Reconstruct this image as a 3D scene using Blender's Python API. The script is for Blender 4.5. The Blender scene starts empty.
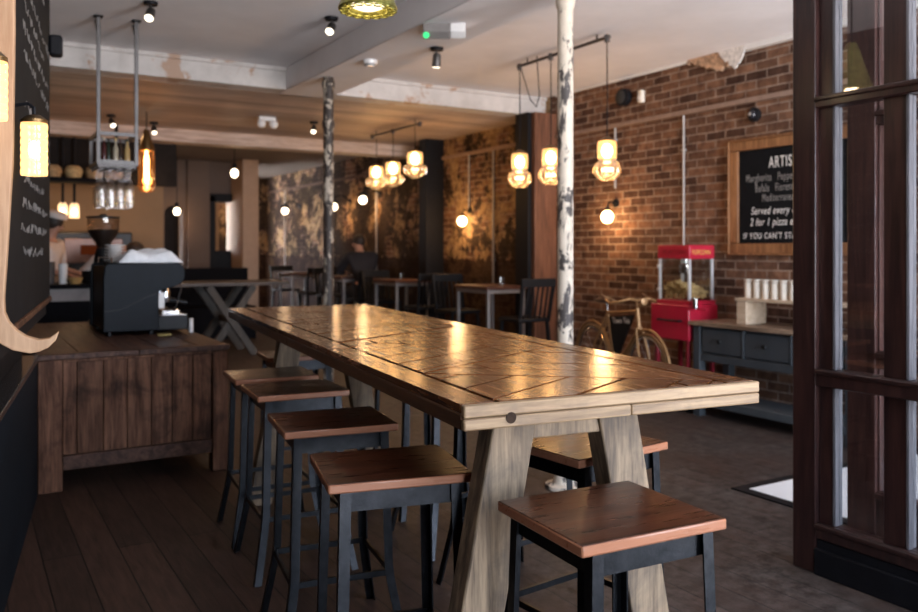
import bpy, bmesh, math, random
from mathutils import Vector, Matrix, Euler
random.seed(7)
PI = math.pi
R = math.radians
SC = bpy.context.scene
COL = SC.collection

# ------------------------------------------------------------------ mesh helpers
class MB:
    """collects simple solids; build() links them as ONE mesh object"""
    def __init__(self):
        self.v = []; self.f = []
    def add(self, vs, fs):
        n = len(self.v)
        self.v += [tuple(p) for p in vs]
        self.f += [tuple(i + n for i in q) for q in fs]
        return self
    def box(self, x0, x1, y0, y1, z0, z1):
        vs = [(x, y, z) for z in (z0, z1) for (x, y) in ((x0, y0), (x1, y0), (x1, y1), (x0, y1))]
        return self.add(vs, [(3, 2, 1, 0), (4, 5, 6, 7), (0, 1, 5, 4), (1, 2, 6, 5), (2, 3, 7, 6), (3, 0, 4, 7)])
    def obox(self, c, s, e=(0, 0, 0)):
        m = Euler(e).to_matrix(); c = Vector(c)
        hx, hy, hz = s[0] / 2, s[1] / 2, s[2] / 2
        vs = [c + m @ Vector((x, y, z)) for z in (-hz, hz) for (x, y) in ((-hx, -hy), (hx, -hy), (hx, hy), (-hx, hy))]
        return self.add(vs, [(3, 2, 1, 0), (4, 5, 6, 7), (0, 1, 5, 4), (1, 2, 6, 5), (2, 3, 7, 6), (3, 0, 4, 7)])
    def bar(self, p0, p1, w, h, up=(0, 0, 1)):
        p0 = Vector(p0); p1 = Vector(p1); d = (p1 - p0).normalized(); up = Vector(up)
        if abs(d.dot(up)) > 0.98: up = Vector((0, 1, 0))
        s = d.cross(up).normalized(); u = s.cross(d).normalized()
        vs = []
        for p in (p0, p1):
            vs += [p - s * w / 2 - u * h / 2, p + s * w / 2 - u * h / 2, p + s * w / 2 + u * h / 2, p - s * w / 2 + u * h / 2]
        return self.add(vs, [(3, 2, 1, 0), (4, 5, 6, 7), (0, 1, 5, 4), (1, 2, 6, 5), (2, 3, 7, 6), (3, 0, 4, 7)])
    def tube(self, pts, r, n=10, closed=False):
        P = [Vector(p) for p in pts]; m = len(P)
        rs = r if isinstance(r, (list, tuple)) else [r] * m
        T = []
        for i in range(m):
            if closed: t = P[(i + 1) % m] - P[i - 1]
            elif i == 0: t = P[1] - P[0]
            elif i == m - 1: t = P[-1] - P[-2]
            else: t = (P[i + 1] - P[i]).normalized() + (P[i] - P[i - 1]).normalized()
            T.append(t.normalized())
        a = Vector((0, 0, 1)) if abs(T[0].z) < 0.9 else Vector((1, 0, 0))
        nrm = (a - T[0] * a.dot(T[0])).normalized()
        vs = []
        for i in range(m):
            nrm = (nrm - T[i] * nrm.dot(T[i])).normalized()
            b = T[i].cross(nrm)
            for k in range(n):
                an = 2 * PI * k / n
                vs.append(P[i] + (nrm * math.cos(an) + b * math.sin(an)) * rs[i])
        fs = []
        for i in range(m if closed else m - 1):
            j = (i + 1) % m
            for k in range(n):
                l = (k + 1) % n
                fs.append((i * n + k, i * n + l, j * n + l, j * n + k))
        if not closed:
            fs.append(tuple(range(n - 1, -1, -1))); fs.append(tuple((m - 1) * n + k for k in range(n)))
        return self.add(vs, fs)
    def lathe(self, prof, o=(0, 0, 0), n=24, m=None):
        o = Vector(o); vs = []; fs = []; k = len(prof)
        for i in range(n):
            a = 2 * PI * i / n
            for (r, z) in prof:
                p = Vector((r * math.cos(a), r * math.sin(a), z))
                vs.append(o + (m @ p if m else p))
        for i in range(n):
            j = (i + 1) % n
            for q in range(k - 1):
                fs.append((i * k + q, j * k + q, j * k + q + 1, i * k + q + 1))
        if prof[0][0] > 1e-6: fs.append(tuple(i * k for i in range(n - 1, -1, -1)))
        if prof[-1][0] > 1e-6: fs.append(tuple(i * k + k - 1 for i in range(n)))
        return self.add(vs, fs)
    def shell(self, prof, o=(0, 0, 0), n=24):
        """open surface of revolution (glass)"""
        o = Vector(o); vs = []; fs = []; k = len(prof)
        for i in range(n):
            a = 2 * PI * i / n
            for (r, z) in prof: vs.append(o + Vector((r * math.cos(a), r * math.sin(a), z)))
        for i in range(n):
            j = (i + 1) % n
            for q in range(k - 1): fs.append((i * k + q, j * k + q, j * k + q + 1, i * k + q + 1))
        return self.add(vs, fs)
    def prism(self, poly, fn, d0, d1):
        """poly: 2-D outline; fn(a, b, d) -> xyz"""
        n = len(poly)
        vs = [fn(a, b, d0) for a, b in poly] + [fn(a, b, d1) for a, b in poly]
        fs = [tuple(range(n - 1, -1, -1)), tuple(range(n, 2 * n))]
        for i in range(n):
            j = (i + 1) % n
            fs.append((i, j, j + n, i + n))
        return self.add(vs, fs)
    def sphere(self, c, r, n=16, s=(1, 1, 1)):
        k = max(6, n // 2)
        prof = [(r * math.sin(PI * i / k), -r * math.cos(PI * i / k)) for i in range(k + 1)]
        m = Matrix.Diagonal(Vector(s))
        return self.lathe([(max(a, 0.0), b) for a, b in prof], c, n, m)
    def sweep(self, sec, pts):
        """horizontal section swept through points (legs)"""
        n = len(sec); vs = []; fs = []
        for p in pts: vs += [(p[0] + a, p[1] + b, p[2]) for a, b in sec]
        for i in range(len(pts) - 1):
            for k in range(n):
                l = (k + 1) % n
                fs.append((i * n + k, i * n + l, (i + 1) * n + l, (i + 1) * n + k))
        fs.append(tuple(range(n - 1, -1, -1))); fs.append(tuple((len(pts) - 1) * n + k for k in range(n)))
        return self.add(vs, fs)
    def build(self, name, mat, parent=None, bevel=0.0, smooth=True, seg=2, ang=38):
        me = bpy.data.meshes.new(name)
        me.from_pydata(self.v, [], self.f)
        bm = bmesh.new(); bm.from_mesh(me)
        bmesh.ops.remove_doubles(bm, verts=bm.verts, dist=1e-6)
        bmesh.ops.recalc_face_normals(bm, faces=bm.faces)
        bm.to_mesh(me); bm.free()
        me.materials.append(mat)
        if smooth:
            me.polygons.foreach_set('use_smooth', [True] * len(me.polygons))
            me.set_sharp_from_angle(angle=R(ang))
        o = bpy.data.objects.new(name, me); COL.objects.link(o)
        if parent is not None: o.parent = parent
        if bevel > 0:
            b = o.modifiers.new('edge', 'BEVEL'); b.width = bevel; b.segments = seg; b.limit_method = 'ANGLE'; b.angle_limit = R(40)
            b.harden_normals = False
        return o

def tag(o, label=None, cat=None, group=None, kind=None):
    if label: o['label'] = label
    if cat: o['category'] = cat
    if group: o['group'] = group
    if kind: o['kind'] = kind
    return o

def thing(name, label, cat, loc=(0, 0, 0), rz=0.0, group=None, kind=None):
    o = bpy.data.objects.new(name, None); COL.objects.link(o)
    o.empty_display_size = 0.05
    o.location = loc; o.rotation_euler = (0, 0, rz)
    return tag(o, label, cat, group, kind)

def struct(o, label=None):
    o['kind'] = 'structure'
    if label: o['label'] = label
    return o

CH = {}
def kids(o): return [c for c in bpy.data.objects if c.parent == o]
def dup(o, parent=None):
    c = o.copy(); COL.objects.link(c); c.parent = parent
    for k in kids(o): dup(k, c)
    return c
def place_copy(o, loc, rz, label):
    c = dup(o); c.location = loc; c.rotation_euler = (0, 0, rz); c['label'] = label
    return c

def text(body, size, mat, parent, m, name='lettering', ext=0.0008, shear=0.0, align='LEFT', space=1.0, label=None, xs=1.0):
    cu = bpy.data.curves.new(name, 'FONT'); cu.body = body; cu.size = size; cu.extrude = ext
    cu.shear = shear; cu.align_x = align; cu.space_character = space
    cu.materials.append(mat)
    tmp = bpy.data.objects.new(name + '_outline', cu); COL.objects.link(tmp)
    bpy.context.view_layer.update()
    me = bpy.data.meshes.new_from_object(tmp.evaluated_get(bpy.context.evaluated_depsgraph_get()))
    bpy.data.objects.remove(tmp)
    me.name = name
    if not me.materials: me.materials.append(mat)
    o = bpy.data.objects.new(name, me); COL.objects.link(o); o.parent = parent
    o.matrix_local = m @ Matrix.Diagonal((xs, 1, 1, 1))
    if label: o['label'] = label
    return o

def frame_matrix(origin, xdir, ydir):
    x = Vector(xdir).normalized(); y = Vector(ydir).normalized(); z = x.cross(y)
    m = Matrix((x, y, z)).transposed().to_4x4(); m.translation = Vector(origin)
    return m

# ------------------------------------------------------------------ materials
def nt(name):
    m = bpy.data.materials.new(name); m.use_nodes = True
    t = m.node_tree; b = t.nodes['Principled BSDF']
    return m, t, b
def N(t, kind, **kw):
    n = t.nodes.new(kind)
    for k, v in kw.items(): setattr(n, k, v)
    return n
def ramp(t, stops):
    r = N(t, 'ShaderNodeValToRGB'); e = r.color_ramp.elements
    while len(e) > 1: e.remove(e[-1])
    e[0].position = stops[0][0]; e[0].color = (*stops[0][1], 1)
    for p, c in stops[1:]:
        q = e.new(p); q.color = (*c, 1)
    return r
def mix(t, fac, a, b, mode='MIX'):
    n = N(t, 'ShaderNodeMix', data_type='RGBA', blend_type=mode)
    for s, v in ((0, fac), (6, a), (7, b)):
        if isinstance(v, bpy.types.NodeSocket): t.links.new(v, n.inputs[s])
        elif s == 0: n.inputs[0].default_value = v
        else: n.inputs[s].default_value = (*v, 1)
    return n.outputs[2]
def math_(t, op, a, b=0.0):
    n = N(t, 'ShaderNodeMath', operation=op)
    for i, v in ((0, a), (1, b)):
        if isinstance(v, bpy.types.NodeSocket): t.links.new(v, n.inputs[i])
        else: n.inputs[i].default_value = v
    return n.outputs[0]
def noise(t, vec, scale, detail=4.0, rough=0.55, dist=0.0):
    n = N(t, 'ShaderNodeTexNoise'); n.inputs['Scale'].default_value = scale
    n.inputs['Detail'].default_value = detail; n.inputs['Roughness'].default_value = rough
    n.inputs['Distortion'].default_value = dist
    if vec is not None: t.links.new(vec, n.inputs['Vector'])
    return n.outputs[0]
def coords(t, scale=(1, 1, 1), world=False):
    if world: src = N(t, 'ShaderNodeNewGeometry').outputs['Position']
    else: src = N(t, 'ShaderNodeTexCoord').outputs['Object']
    mp = N(t, 'ShaderNodeMapping'); mp.inputs['Scale'].default_value = scale
    t.links.new(src, mp.inputs['Vector'])
    return mp.outputs[0]
def bump(t, b, h, strength=0.3, dist=0.01):
    n = N(t, 'ShaderNodeBump'); n.inputs['Strength'].default_value = strength; n.inputs['Distance'].default_value = dist
    t.links.new(h, n.inputs['Height']); t.links.new(n.outputs[0], b.inputs['Normal'])

def plain(name, c, rough=0.5, metal=0.0, var=0.12, scale=14.0, bmp=0.0, coat=0.0, spec=0.5, emit=None, estr=0.0):
    m, t, b = nt(name)
    v = coords(t); n = noise(t, v, scale)
    lo = tuple(x * (1 - var) for x in c); hi = tuple(min(1, x * (1 + var)) for x in c)
    r = ramp(t, [(0.3, lo), (0.7, hi)]); t.links.new(n, r.inputs[0]); t.links.new(r.outputs[0], b.inputs['Base Color'])
    b.inputs['Roughness'].default_value = rough; b.inputs['Metallic'].default_value = metal
    b.inputs['Coat Weight'].default_value = coat; b.inputs['Specular IOR Level'].default_value = spec
    if bmp: bump(t, b, noise(t, v, scale * 4), bmp, 0.004)
    if emit:
        b.inputs['Emission Color'].default_value = (*emit, 1); b.inputs['Emission Strength'].default_value = estr
    return m

def wood(name, dark, light, axis='y', rough=0.5, coat=0.0, grain=1.0, isl=0.35, bmp=0.25, stain=0.0, stain_c=(0.02, 0.015, 0.012), world=False, spec=0.5, edge_c=None):
    m, t, b = nt(name)
    s = {'x': (1.2, 14, 14), 'y': (14, 1.2, 14), 'z': (14, 14, 1.2)}[axis]
    s = tuple(k * grain for k in s)
    g = N(t, 'ShaderNodeNewGeometry')
    v0 = coords(t, s, world)
    off = N(t, 'ShaderNodeVectorMath', operation='ADD')
    sc = N(t, 'ShaderNodeVectorMath', operation='SCALE'); sc.inputs[3].default_value = 17.0
    cmb = N(t, 'ShaderNodeCombineXYZ')
    for i in range(3): t.links.new(g.outputs['Random Per Island'], cmb.inputs[i])
    t.links.new(cmb.outputs[0], sc.inputs[0]); t.links.new(v0, off.inputs[0]); t.links.new(sc.outputs[0], off.inputs[1])
    v = off.outputs[0]
    n1 = noise(t, v, 1.6, 6, 0.6, 0.6)
    n2 = noise(t, v, 7.0, 3, 0.6, 0.2)
    f = math_(t, 'ADD', math_(t, 'MULTIPLY', n1, 0.7), math_(t, 'MULTIPLY', n2, 0.3))
    r = ramp(t, [(0.38, dark), (0.5, tuple((a + c) / 2 for a, c in zip(dark, light))), (0.61, light)])
    t.links.new(f, r.inputs[0]); c = r.outputs[0]
    if isl:
        k = math_(t, 'ADD', math_(t, 'MULTIPLY', g.outputs['Random Per Island'], 2 * isl), 1 - isl)
        cc = N(t, 'ShaderNodeCombineXYZ')
        for i in range(3): t.links.new(k, cc.inputs[i])
        c = mix(t, 1.0, c, cc.outputs[0], 'MULTIPLY')
    if stain:
        w = coords(t, (1, 1, 1), world)
        sn = noise(t, w, 5.0, 5, 0.65, 0.4)
        sr = ramp(t, [(0.5, (0, 0, 0)), (0.68, (1, 1, 1))]); t.links.new(sn, sr.inputs[0])
        c = mix(t, math_(t, 'MULTIPLY', sr.outputs[0], stain), c, stain_c)
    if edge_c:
        # vertical faces are mixed towards the paler edge colour
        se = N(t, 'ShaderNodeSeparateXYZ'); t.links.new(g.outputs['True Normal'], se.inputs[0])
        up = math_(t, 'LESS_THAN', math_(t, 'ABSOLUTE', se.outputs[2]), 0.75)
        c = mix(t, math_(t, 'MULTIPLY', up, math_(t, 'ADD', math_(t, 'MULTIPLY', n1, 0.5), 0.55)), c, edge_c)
    t.links.new(c, b.inputs['Base Color'])
    rr = math_(t, 'ADD', math_(t, 'MULTIPLY', n2, 0.22), rough - 0.11)
    t.links.new(rr, b.inputs['Roughness'])
    b.inputs['Coat Weight'].default_value = coat; b.inputs['Coat Roughness'].default_value = 0.16
    b.inputs['Specular IOR Level'].default_value = spec
    if bmp: bump(t, b, f, bmp, 0.004)
    return m

def thin_glass(name, tint=(1, 1, 1), refl=0.08, rough=0.02, glow=None, gstr=0.0):
    m = bpy.data.materials.new(name); m.use_nodes = True; t = m.node_tree
    t.nodes.remove(t.nodes['Principled BSDF']); out = t.nodes['Material Output']
    tr = N(t, 'ShaderNodeBsdfTransparent'); tr.inputs[0].default_value = (*tint, 1)
    gl = N(t, 'ShaderNodeBsdfGlossy'); gl.inputs['Roughness'].default_value = rough
    lw = N(t, 'ShaderNodeLayerWeight'); lw.inputs[0].default_value = 0.35
    f = math_(t, 'MULTIPLY', lw.outputs['Facing'], 0.5)
    f = math_(t, 'ADD', f, refl)
    mx = N(t, 'ShaderNodeMixShader'); t.links.new(f, mx.inputs[0]); t.links.new(tr.outputs[0], mx.inputs[1]); t.links.new(gl.outputs[0], mx.inputs[2])
    s = mx.outputs[0]
    if glow:
        em = N(t, 'ShaderNodeEmission'); em.inputs[0].default_value = (*glow, 1); em.inputs[1].default_value = gstr
        ad = N(t, 'ShaderNodeAddShader'); t.links.new(s, ad.inputs[0]); t.links.new(em.outputs[0], ad.inputs[1]); s = ad.outputs[0]
    t.links.new(s, out.inputs[0])
    return m

def emitter(name, c, s):
    m = bpy.data.materials.new(name); m.use_nodes = True; t = m.node_tree
    t.nodes.remove(t.nodes['Principled BSDF'])
    em = N(t, 'ShaderNodeEmission'); em.inputs[0].default_value = (*c, 1); em.inputs[1].default_value = s
    t.links.new(em.outputs[0], t.nodes['Material Output'].inputs[0])
    return m

def brick(name, plaster=0.0, dark_cut=0.5):
    m, t, b = nt(name)
    p = N(t, 'ShaderNodeNewGeometry').outputs['Position']
    sp = N(t, 'ShaderNodeSeparateXYZ'); t.links.new(p, sp.inputs[0])
    cb = N(t, 'ShaderNodeCombineXYZ'); t.links.new(sp.outputs[1], cb.inputs[0]); t.links.new(sp.outputs[2], cb.inputs[1])
    wob = noise(t, p, 3.0, 2)
    wv = N(t, 'ShaderNodeVectorMath', operation='ADD'); cw = N(t, 'ShaderNodeCombineXYZ')
    t.links.new(math_(t, 'MULTIPLY', wob, 0.012), cw.inputs[1]); t.links.new(cb.outputs[0], wv.inputs[0]); t.links.new(cw.outputs[0], wv.inputs[1])
    br = N(t, 'ShaderNodeTexBrick'); t.links.new(wv.outputs[0], br.inputs['Vector'])
    br.inputs['Scale'].default_value = 1.0; br.inputs['Brick Width'].default_value = 0.215; br.inputs['Row Height'].default_value = 0.075
    br.inputs['Mortar Size'].default_value = 0.0075; br.inputs['Mortar Smooth'].default_value = 0.25; br.inputs['Bias'].default_value = 0.0
    br.inputs['Color1'].default_value = (0.27, 0.155, 0.10, 1); br.inputs['Color2'].default_value = (0.085, 0.05, 0.038, 1)
    br.inputs['Mortar'].default_value = (0.34, 0.27, 0.22, 1)
    n1 = noise(t, p, 11.0, 5, 0.6); r1 = ramp(t, [(0.3, (0.55, 0.5, 0.5)), (0.7, (1.3, 1.25, 1.2))]); t.links.new(n1, r1.inputs[0])
    c = mix(t, 1.0, br.outputs['Color'], r1.outputs[0], 'MULTIPLY')
    n3 = noise(t, p, 0.9, 3, 0.5); r3 = ramp(t, [(0.35, (0.7, 0.7, 0.72)), (0.7, (1.1, 1.05, 1.0))]); t.links.new(n3, r3.inputs[0])
    c = mix(t, 1.0, c, r3.outputs[0], 'MULTIPLY')
    h = br.outputs['Fac']
    if plaster:
        n2 = noise(t, p, 2.6, 9, 0.74, 0.1)
        r2 = ramp(t, [(0.46, (0, 0, 0)), (0.52, (1, 1, 1))]); t.links.new(n2, r2.inputs[0])
        n4 = noise(t, p, 14.0, 6, 0.7); r4 = ramp(t, [(0.34, (0.12, 0.07, 0.04)), (0.5, (0.30, 0.19, 0.10)), (0.68, (0.44, 0.31, 0.18))]); t.links.new(n4, r4.inputs[0])
        c = mix(t, r2.outputs[0], c, r4.outputs[0])
        # dark patches with an outline of their own; a lower cut paints far-end dimness
        n5 = noise(t, p, 1.9, 9, 0.78, 0.1); r5 = ramp(t, [(dark_cut, (0, 0, 0)), (dark_cut + 0.04, (1, 1, 1))]); t.links.new(n5, r5.inputs[0])
        c = mix(t, math_(t, 'MULTIPLY', r5.outputs[0], 0.9), c, (0.018, 0.013, 0.012))
        # old dark dado paint below 1.25 m
        ed = math_(t, 'ADD', sp.outputs[2], math_(t, 'MULTIPLY', noise(t, p, 6.0, 6, 0.7), 0.35))
        k = math_(t, 'LESS_THAN', ed, 1.42)
        c = mix(t, math_(t, 'MULTIPLY', k, 0.85), c, (0.024, 0.013, 0.011))
    t.links.new(c, b.inputs['Base Color'])
    b.inputs['Roughness'].default_value = 0.9; b.inputs['Specular IOR Level'].default_value = 0.06
    hh = math_(t, 'SUBTRACT', math_(t, 'MULTIPLY', n1, 0.5), h)
    bump(t, b, hh, 0.6, 0.01)
    return m

def peeling(name, paint, under, scale=9.0, cut=0.56, axis=None, rough=0.6):
    """old flaking paint over a darker base"""
    m, t, b = nt(name)
    v = coords(t, (1, 1, 0.55) if axis == 'z' else (1, 1, 1))
    n = noise(t, v, scale, 7, 0.68, 0.4)
    r = ramp(t, [(cut - 0.03, (0, 0, 0)), (cut + 0.01, (1, 1, 1))]); t.links.new(n, r.inputs[0])
    n2 = noise(t, v, scale * 3, 4); r2 = ramp(t, [(0.3, tuple(x * 0.8 for x in paint)), (0.7, paint)]); t.links.new(n2, r2.inputs[0])
    c = mix(t, r.outputs[0], r2.outputs[0], under)
    t.links.new(c, b.inputs['Base Color']); b.inputs['Roughness'].default_value = rough
    bump(t, b, math_(t, 'SUBTRACT', 1.0, r.outputs[0]), 0.4, 0.003)
    return m
WORLD = 37.0; EXPO = -0.22
# ------------------------------------------------------------------ palette
M = {}
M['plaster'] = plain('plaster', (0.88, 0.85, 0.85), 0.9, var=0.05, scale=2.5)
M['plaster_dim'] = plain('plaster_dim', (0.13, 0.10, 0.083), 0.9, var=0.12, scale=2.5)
M['plank_ceiling'] = wood('plank_ceiling', (0.30, 0.22, 0.175), (0.52, 0.415, 0.35), 'x', 0.6, isl=0.3, world=True)
M['brick'] = brick('brick')
M['brick_old'] = brick('brick_old', 1.0, 0.52)
M['brick_far_shade'] = brick('brick_far_shade', 1.0, 0.45)  # old brick with more dark patches, painting in the dimness of the far end
M['beam_white'] = peeling('beam_white', (0.62, 0.58, 0.55), (0.42, 0.28, 0.20), 2.6, 0.60)
M['brown_post'] = wood('brown_post', (0.085, 0.032, 0.016), (0.21, 0.088, 0.045), 'z', 0.5, isl=0)
M['black_paint'] = plain('black_paint', (0.006, 0.006, 0.008), 0.6, var=0.2, spec=0.2)
M['dark_wall'] = plain('dark_wall', (0.012, 0.010, 0.010), 0.8, var=0.2, spec=0.15)
M['warm_wall'] = plain('warm_wall', (0.27, 0.17, 0.095), 0.85, var=0.12, scale=2.0)
M['grey_wall'] = plain('grey_wall', (0.14, 0.098, 0.078), 0.85, var=0.1, scale=2.0)
M['cream_col'] = plain('cream_column', (0.42, 0.29, 0.21), 0.8, var=0.05)
M['white_paint'] = plain('white_paint', (0.8, 0.79, 0.77), 0.5, var=0.03)
M['door_wood'] = wood('door_wood', (0.014, 0.006, 0.006), (0.045, 0.018, 0.015), 'z', 0.34, isl=0.15, coat=0.25)
M['door_red'] = wood('door_red', (0.03, 0.012, 0.010), (0.085, 0.034, 0.026), 'z', 0.4, isl=0.15)
M['door_bead_daylit'] = wood('door_bead_daylit', (0.07, 0.067, 0.075), (0.17, 0.163, 0.175), 'z', 0.5, isl=0.15)
M['door_glass'] = thin_glass('door_glass', (0.94, 0.95, 0.96), 0.035)
M['win_glass'] = thin_glass('window_glass', (0.97, 0.98, 1.0), 0.02)
M['cream_mat'] = plain('cream_mat', (0.86, 0.87, 0.88), 0.6, var=0.02)

def floor_material():
    m, t, b = nt('floor_boards')
    p = N(t, 'ShaderNodeNewGeometry').outputs['Position']
    sp = N(t, 'ShaderNodeSeparateXYZ'); t.links.new(p, sp.inputs[0])
    cb = N(t, 'ShaderNodeCombineXYZ'); t.links.new(sp.outputs[1], cb.inputs[0]); t.links.new(sp.outputs[0], cb.inputs[1])
    br = N(t, 'ShaderNodeTexBrick'); t.links.new(cb.outputs[0], br.inputs['Vector'])
    br.inputs['Scale'].default_value = 1.0; br.inputs['Brick Width'].default_value = 2.7; br.inputs['Row Height'].default_value = 0.155
    br.inputs['Mortar Size'].default_value = 0.0035; br.inputs['Mortar Smooth'].default_value = 0.2; br.inputs['Bias'].default_value = 0.0
    br.inputs['Color1'].default_value = (0.062, 0.034, 0.025, 1); br.inputs['Color2'].default_value = (0.032, 0.019, 0.015, 1); br.inputs['Mortar'].default_value = (0.008, 0.006, 0.006, 1)
    mp = N(t, 'ShaderNodeMapping'); mp.inputs['Scale'].default_value = (9, 1.0, 1); t.links.new(p, mp.inputs[0])
    n = noise(t, mp.outputs[0], 4.0, 7, 0.65, 0.5); r = ramp(t, [(0.3, (0.55, 0.55, 0.56)), (0.7, (1.35, 1.3, 1.3))]); t.links.new(n, r.inputs[0])
    c = mix(t, 1.0, br.outputs['Color'], r.outputs[0], 'MULTIPLY')
    # foot-worn grey grime, strongest on the walkway by the entrance
    w = noise(t, p, 1.6, 7, 0.7, 0.3)
    wx = N(t, 'ShaderNodeMapRange'); wx.inputs[1].default_value = 1.2; wx.inputs[2].default_value = 2.4; wx.inputs[3].default_value = 0.0; wx.inputs[4].default_value = 0.95
    t.links.new(sp.outputs[0], wx.inputs[0])
    wr = ramp(t, [(0.34, (0.25, 0.25, 0.25)), (0.62, (1, 1, 1))]); t.links.new(w, wr.inputs[0])
    g2 = noise(t, p, 14.0, 6, 0.7); gr = ramp(t, [(0.36, (0.018, 0.015, 0.014)), (0.66, (0.10, 0.084, 0.076))]); t.links.new(g2, gr.inputs[0])
    gc = mix(t, math_(t, 'MULTIPLY', br.outputs['Fac'], 0.6), gr.outputs[0], (0.02, 0.018, 0.018))
    c = mix(t, math_(t, 'MULTIPLY', wr.outputs[0], wx.outputs[0]), c, gc)
    t.links.new(c, b.inputs['Base Color'])
    b.inputs['Roughness'].default_value = 0.55; b.inputs['Specular IOR Level'].default_value = 0.22
    bump(t, b, math_(t, 'SUBTRACT', math_(t, 'MULTIPLY', n, 0.4), br.outputs['Fac']), 0.5, 0.006)
    return m
M['floor'] = floor_material()

# ------------------------------------------------------------------ the room (x across, y away from the shopfront, z up)
struct(MB().box(-2.6, 5.85, -1.45, 17.9, -0.12, 0.0).build('floor', M['floor']))
struct(MB().box(-2.6, 5.85, -1.45, 7.62, 3.07, 3.2).build('ceiling', M['plaster']))
pc = MB()
for i in range(21):
    y = 7.72 + i * 0.147
    pc.box(-2.6, 5.65, y + 0.003, y + 0.144, 2.86, 2.89)
pc.box(-2.6, 5.65, 7.7, 10.85, 2.885, 3.0)
struct(pc.build('ceiling.001', M['plank_ceiling']))
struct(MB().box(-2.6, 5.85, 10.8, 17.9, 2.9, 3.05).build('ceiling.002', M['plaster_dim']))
# beams
bm_ = MB().box(-2.6, 2.62, 7.5, 7.76, 2.862, 3.068).box(-2.6, 2.62, 7.475, 7.5, 3.03, 3.068)
struct(bm_.build('beam_left', M['beam_white'], bevel=0.006))
bm_ = MB().box(3.12, 5.65, 7.5, 7.76, 2.862, 3.068).box(3.12, 5.65, 7.475, 7.5, 3.03, 3.068)
struct(bm_.build('beam_right', M['beam_white'], bevel=0.006))
struct(MB().box(2.62, 3.12, -1.3, 7.77, 2.86, 3.07).build('beam_middle', M['plaster'], bevel=0.008))
struct(MB().box(-2.6, 5.65, 10.62, 10.9, 2.70, 2.899).build('beam_back', M['plank_ceiling'], bevel=0.006))
# walls
struct(MB().box(5.65, 5.87, -1.3, 7.4, 0, 3.07).build('wall_right', M['brick']))
struct(MB().box(5.65, 5.87, 7.4, 9.9, 0, 3.07).build('wall_right.001', M['brick_old']))
struct(MB().box(5.65, 5.87, 9.9, 17.9, 0, 3.07).build('wall_right.002', M['brick_far_shade']))
struct(MB().box(-2.6, -2.4, -1.3, 17.9, 0, 3.07).build('wall_left', M['dark_wall']))
struct(MB().box(4.37, 5.65, 17.5, 17.7, 0, 3.0).build('wall_back', M['brick_far_shade']))
struct(MB().box(-2.4, 2.36, 11.7, 11.9, 0, 2.9).build('wall_kitchen', M['warm_wall']))
struct(MB().box(2.2, 2.4, 11.9, 14.6, 0, 2.9).build('wall_passage', M['warm_wall']))
# shopfront behind the camera: low sill wall, head, piers and panes
fw = MB()
fw.box(-2.4, 5.65, -1.45, -1.25, 0, 0.2).box(-2.4, 5.65, -1.45, -1.25, 3.0, 3.07)
fw.box(-2.4, 0.25, -1.45, -1.25, 0.2, 3.0).box(0.95, 2.45, -1.45, -1.25, 0.2, 3.0).box(5.5, 5.65, -1.45, -1.25, 0.2, 3.0)
fw.box(3.9, 4.0, -1.45, -1.25, 0.2, 3.0)
struct(fw.build('wall_front', M['door_wood']))
for i, (a, c) in enumerate(((2.45, 3.9), (4.0, 5.5), (0.25, 0.95))):  # last narrow pane is an unseen opening added for daylight on the stools
    w = struct(MB().box(a, c, -1.352, -1.348, 0.2, 3.0).build('window_%d' % (i + 1), M['win_glass'], smooth=False))
# far wall with an arched niche and a doorway
def arch_wall():
    y0, y1 = 14.6, 14.85
    b = MB()
    b.box(2.36, 2.96, y0, y1, 0, 2.9)
    b.box(3.26, 3.74, y0, y1, 0, 2.9)
    b.box(3.74, 4.12, y0, y1, 2.24, 2.9)
    n = 14; cx, r, zs = 3.11, 0.15, 1.97
    pts = [(2.96, 2.9), (2.96, zs)] + [(cx - r * math.cos(PI * i / n), zs + r * math.sin(PI * i / n)) for i in range(1, n)] + [(3.26, zs), (3.26, 2.9)]
    for i in range(1, len(pts) - 2):
        a, c = pts[i], pts[i + 1]
        b.prism([a, c, (c[0], 2.9), (a[0], 2.9)], lambda u, v, d: (u, d, v), y0, y1)
    return b
struct(arch_wall().build('wall_back.001', M['grey_wall'], smooth=False))
struct(MB().box(2.9, 3.3, 15.1, 15.2, 0, 2.6).build('wall_niche', M['dark_wall']))
struct(MB().box(3.3, 4.4, 16.6, 16.7, 0, 2.9).build('wall_hallway', M['warm_wall']))
struct(MB().box(3.32, 3.70, 14.5, 14.6, 0, 2.9).build('pillar_back', M['grey_wall'], bevel=0.01))
df = MB().box(3.70, 3.80, 14.52, 14.9, 0, 2.3).box(3.70, 4.09, 14.52, 14.9, 2.2, 2.34)
struct(df.build('trim_1', M['black_paint'], bevel=0.005))
struct(MB().box(3.8, 4.09, 14.58, 14.62, 0, 1.35).build('door_2', M['black_paint']))
struct(MB().box(4.09, 4.37, 13.9, 14.9, 0, 2.9).build('column_back', M['cream_col'], bevel=0.012))
# timber pilasters on the brick wall
struct(MB().box(5.35, 5.65, 7.3, 7.498, 0, 2.862).build('pillar_1', M['brown_post'], bevel=0.006))
struct(MB().box(5.30, 5.348, 7.36, 7.60, 0, 2.862).build('trim_2', M['black_paint'], bevel=0.003))
struct(MB().box(5.37, 5.65, 9.8, 10.0, 0, 2.86).build('pillar_2', M['black_paint'], bevel=0.006))
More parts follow.
